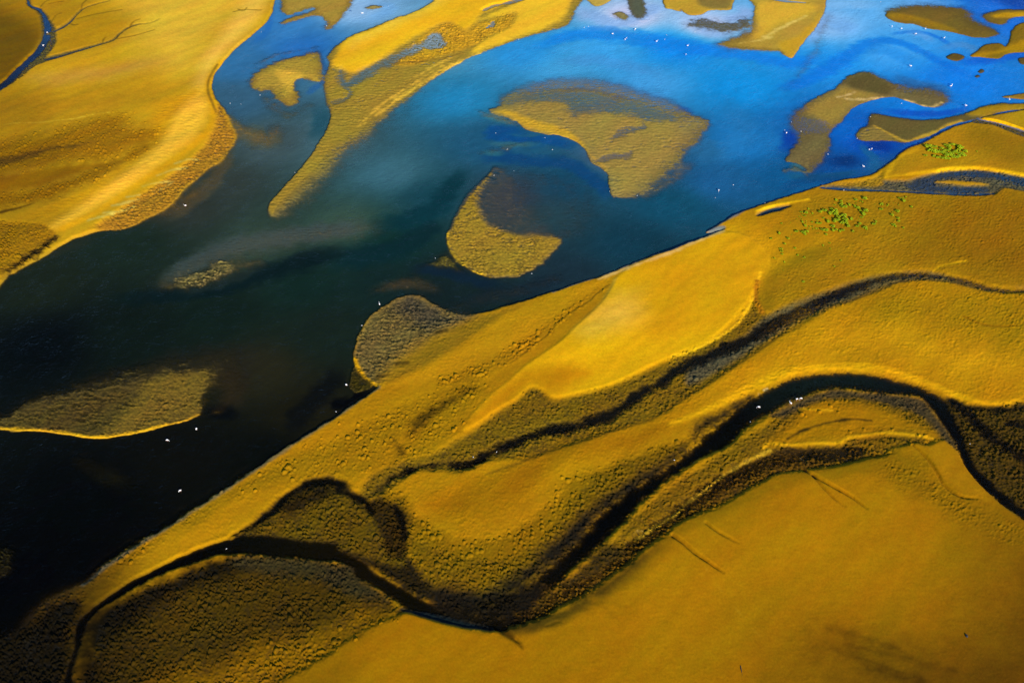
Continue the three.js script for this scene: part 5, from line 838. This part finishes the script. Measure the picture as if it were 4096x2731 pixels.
bird('E', 912, 1560, 'g', 'white bird in the dark middle creek, left of two');
bird('F', 570, 1218, 'f', 'white flamingo in the black channel bend, left of the group of three');
bird('F', 513, 1320, 'g', 'white bird lower in the black channel bend, below the lone flamingo');
bird('F', 782, 1199, 'u', 'white flamingo at the muddy edge of the black channel, left of three');
bird('F', 826, 1170, 'u', 'white flamingo at the muddy edge of the black channel, middle of three');
bird('F', 852, 1166, 'f', 'white flamingo at the muddy edge of the black channel, right of three');
bird('F', 1989, 1469, 'g', 'small pale bird in the dark marsh at the right');
bird('G', 1206, 267, 'f', 'white flamingo alone in the black water at the lower left');
bird('G', 1521, 661, 'g', 'small white bird in the dark lower left channel');
bird('J', 2262, 72, 'g', 'small white bird in the black channel below the middle bend');

// ---- bushes
const leafCols = [rgb(184, 192, 8), rgb(152, 176, 8), rgb(112, 138, 6), rgb(206, 192, 10)];
const M_leaf = new THREE.MeshPhysicalMaterial({ vertexColors: true, roughness: 0.85, specularIntensity: 0.3, side: THREE.DoubleSide }), M_stem = std(0.10, 0.07, 0.04);
function crown(sd, wide) {                                              // a low dome of leaves: lumpy twigs inside, many leaf clumps through its volume
  seed = sd; const gs = [];
  const lobes = []; for (let i = 0; i < 7; i++) { const a = rr(0, 6.28), d = rr(0.1, 0.62); lobes.push([Math.cos(a) * d * wide, rr(0.25, 0.55), Math.sin(a) * d, rr(0.26, 0.48)]); }
  for (const [x, y, z, r] of lobes) {
    let g = mergeVertices(new THREE.IcosahedronGeometry(r * 0.9, 2)); g.deleteAttribute('uv'); g.deleteAttribute('normal'); g = mergeVertices(g, 1e-4);
    const p = g.attributes.position; for (let i = 0; i < p.count; i++) { const k = 1 + 0.35 * noise(p.getX(i) * 5 + x * 9, p.getY(i) * 5 + p.getZ(i) * 6 + z * 9); p.setXYZ(i, x + p.getX(i) * k, Math.max(-0.02, y + p.getY(i) * k * 0.8), z + p.getZ(i) * k); }
    g = g.toNonIndexed(); g.computeVertexNormals(); paint(g, leafCols[2], 0.25); gs.push(g);
    for (let i = 0; i < 60; i++) {
      const u = rr(-0.35, 1), a = rr(0, 6.28), q = Math.sqrt(1 - u * u), R = r * rr(0.85, 1.15), s = rr(0.05, 0.10);
      const l = new THREE.PlaneGeometry(s * 2.1, s, 1, 1).toNonIndexed(); l.deleteAttribute('uv'); l.rotateX(rr(-1.2, 1.2)); l.rotateY(a + rr(-0.7, 0.7)); l.rotateZ(rr(-0.6, 0.6));
      l.translate(x + Math.cos(a) * q * R, Math.max(0.03, y + u * R * 0.8), z + Math.sin(a) * q * R); paint(l, leafCols[(rnd() * 4) | 0], 0.3); gs.push(l);
    }
  }
  return mergeGeometries(gs);
}
function paint(g, c, v) { const n = g.attributes.position.count, a = new Float32Array(n * 3), k = 1 + rr(-v, v); for (let i = 0; i < n; i++) for (let e = 0; e < 3; e++) a[i * 3 + e] = c[e] * k; g.setAttribute('color', new THREE.BufferAttribute(a, 3)); }
const bushProto = [[71, 1], [137, 1.25], [911, 1], [404, 1.1]].map(([sd, w]) => {
  const t = new THREE.Group(); part('crown', crown(sd, w), M_leaf, t);
  part('stem', loft([[0, -0.15], [0.02, 0.1], [-0.02, 0.4]], [0.07, 0.06, 0.04], 1, 6), M_stem, t);
  return t;
});
let bushN = 0; seed = 5150;
function bush(px, py, rpx, label, group, stretch = 1, tall = 0.85) {
  const [x, z] = ground(px, py), m = ground(px + 1, py)[0] - x, r = rpx * m * 1.12;
  const o = bushProto[bushN++ % 4].clone(); o.name = numbered('bush');
  o.scale.set(r * 1.15 * stretch, r * tall * 1.35, r * 1.1); o.rotation.y = rr(-0.5, 0.5) + (bushN % 2 ? 0 : Math.PI);
  o.position.set(x, heightAt(x, z) - 0.04, z); scene.add(tag(o, label, 'bush', group));
}
// the scatter on the plain below the side creek (x, y, radius in a fourfold view of it)
const SC = [1145,222,26,1230,242,24,1120,298,18,1220,290,30,1240,330,32,1290,322,30,1355,298,28,1448,214,28,1600,205,38,1525,232,12,1560,245,18,1460,262,12,1442,318,28,1495,350,36,1530,392,28,1615,400,42,1575,445,40,1548,490,24,715,362,20,600,415,22,672,428,30,625,455,14,658,478,18,775,435,20,740,455,9,898,420,32,962,395,40,1070,372,30,1120,410,50,1150,450,44,1050,435,38,1180,488,34,1262,470,44,948,508,20,850,540,15,1020,562,36,1160,540,50,1280,530,46,1240,575,36,1310,580,40,1120,562,30,1385,518,32,770,572,18,610,532,12,565,482,10,590,500,9,530,517,8,618,575,22,672,558,12,678,588,11,850,592,26,895,590,30,1090,630,34,660,635,30,733,645,16,775,640,16,715,672,11,790,680,14,828,668,17,860,672,14,525,722,30,572,706,11,630,735,36,690,728,32,660,762,28,935,695,34,985,695,34,990,768,24,850,745,9,876,740,8,1100,700,30,1150,688,26,1205,710,26,1248,698,30,1415,712,24,1345,638,32,1283,632,9,1480,630,30,1525,596,30,1595,655,34,1620,678,20,1508,525,12,1740,600,32,1772,560,24,1855,285,30,1850,368,30,1940,310,14,1963,294,16,2140,195,26,2190,182,14,2240,175,18,2205,240,34,2050,265,9,2082,270,8,2122,292,11,2100,400,32,2090,372,14,2030,412,11,2020,465,32,2108,505,24,2130,560,26,2035,608,30,2075,635,22,2200,662,20,2325,335,24,1755,285,9,255,750,26,130,828,20,388,825,26,342,915,22,262,985,16,300,990,18,292,1030,24,298,1070,18,498,978,20,450,765,9,292,590,18,275,533,7,432,575,8,140,1132,9,178,1138,16,338,1190,18,548,1085,20,648,1115,18,610,1160,8,320,1315,9,630,1500,22,942,930,18,1045,895,18,1055,978,12,1225,1168,16,1120,1258,18];
const ORD = ['first', 'second', 'third', 'fourth', 'fifth', 'sixth', 'seventh', 'eighth', 'ninth', 'tenth', 'eleventh', 'twelfth', 'thirteenth', 'fourteenth', 'fifteenth'];
const scat = []; for (let i = 0; i < SC.length; i += 3) scat.push([SC[i], SC[i + 1], SC[i + 2]]);
scat.sort((m, n) => m[1] - n[1]);
for (let k = 0; k * 10 < scat.length; k++) scat.slice(k * 10, k * 10 + 10).sort((m, n) => m[0] - n[0]).forEach(([x, y, r], i) => {
  const size = r > 38 ? 'large spreading' : r > 24 ? 'rounded' : r > 14 ? 'small' : 'tiny';
  bush(3050 + x / 3.92, 750 + y / 3.92, r / 3.92 * 0.92, `${size} green bush, ${ORD[i]} from the left in the ${ORD[k]} row of the scatter`, 'bushes scattered on the sand plain');
});
// the grove on the spit above
const GR = [[490,450,46,1.1],[560,450,44,1.3],[640,455,40,1.2],[560,520,48,1.3],[650,550,52,1.4],[760,560,56,1.4],[850,590,58,1.4],[950,610,56,1.3],[1050,650,58,1.4],[780,490,36,1.3],[880,520,42,1.5],[870,430,46,1.2],[930,470,40,1.2],[985,415,38,1.2],[1060,425,40,1.2],[1130,470,52,1.4],[1090,510,40,1.1],[1040,560,48,1.2],[1120,580,44,1.2],[1195,610,42,1.3],[1225,545,44,1.1]];
GR.sort((m, n) => m[1] - n[1]);
['upper', 'middle', 'lower'].forEach((w, k) => GR.slice(k * 7, k * 7 + 7).sort((m, n) => m[0] - n[0]).forEach(([x, y, r, s], i) => bush(3600 + x / 4.742, 500 + y / 4.742, r / 4.742 * 0.95, `dense green shrub, ${ORD[i]} from the left in the ${w} row of the grove`, 'shrubs of the grove on the spit', s, 0.9)));
[[640,630,34,1.2,'lower hedge of the grove, first from the left'],[715,650,38,1.2,'lower hedge of the grove, second from the left'],[780,660,30,1.1,'lower hedge of the grove, third from the left'],[850,670,40,1.2,'lower hedge of the grove, fourth from the left'],[910,680,38,1.1,'lower hedge of the grove, rightmost'],[468,618,30,1.1,'outlier left of the lower hedge'],[1442,525,16,1,'outlier well right of the grove'],[610,690,10,1,'tiny one under the lower hedge'],[905,760,8,1,'tiny one below the grove on bare sand']]
  .forEach(([x, y, r, s, w]) => bush(3600 + x / 4.742, 500 + y / 4.742, r / 4.742 * 0.95, `green shrub on the spit, ${w}`, undefined, s, 0.9));

// ---- a dark branch and a dark stone on the smooth sand
{
  const M_wood = std(0.035, 0.026, 0.016, 0.9), [x, z] = ground(2961, 2681), t = new THREE.Group(); t.name = 'driftwood_branch';
  part('trunk', loft([[-0.85, 0.05], [-0.5, 0.09], [0, 0.10], [0.45, 0.09], [0.8, 0.05]], [0.03, 0.075, 0.09, 0.08, 0.02], 1, 8), M_wood, t);
  part('twig', loft([[0.15, 0.10], [0.3, 0.16, 0.06], [0.42, 0.20, 0.14]], [0.035, 0.022, 0.008], 1, 6), M_wood, t);
  part('twig', loft([[-0.85, 0.05], [-1.2, 0.03, 0.01], [-1.7, 0.02, 0.02]], [0.02, 0.014, 0.005], 1, 6), M_wood, t);
  t.rotation.y = Math.PI / 2 + 0.03; t.position.set(x, heightAt(x, z), z); scene.add(tag(t, 'thin dark branch lying on the smooth sand near the bottom edge', 'driftwood'));
  const [sx, sz] = ground(3861, 2551); let g = new THREE.IcosahedronGeometry(0.3, 3); g.deleteAttribute('uv'); g.deleteAttribute('normal'); g = mergeVertices(g, 1e-4);
  const p = g.attributes.position; for (let i = 0; i < p.count; i++) { const k = 1 + 0.3 * noise(p.getX(i) * 4 + 3, p.getY(i) * 4 + p.getZ(i) * 5); p.setXYZ(i, p.getX(i) * k * 0.9, p.getY(i) * k * 0.8, p.getZ(i) * k * (p.getZ(i) < 0 ? 1.5 : 1)); } g.computeVertexNormals();
  const o = new THREE.Mesh(g, std(0.02, 0.02, 0.02, 0.9)); o.name = 'stone'; o.castShadow = o.receiveShadow = true; o.position.set(sx, heightAt(sx, sz) + 0.1, sz);
  scene.add(tag(o, 'small black stone alone on the smooth sand at the lower right', 'stone'));
}

renderer.render(scene, camera);
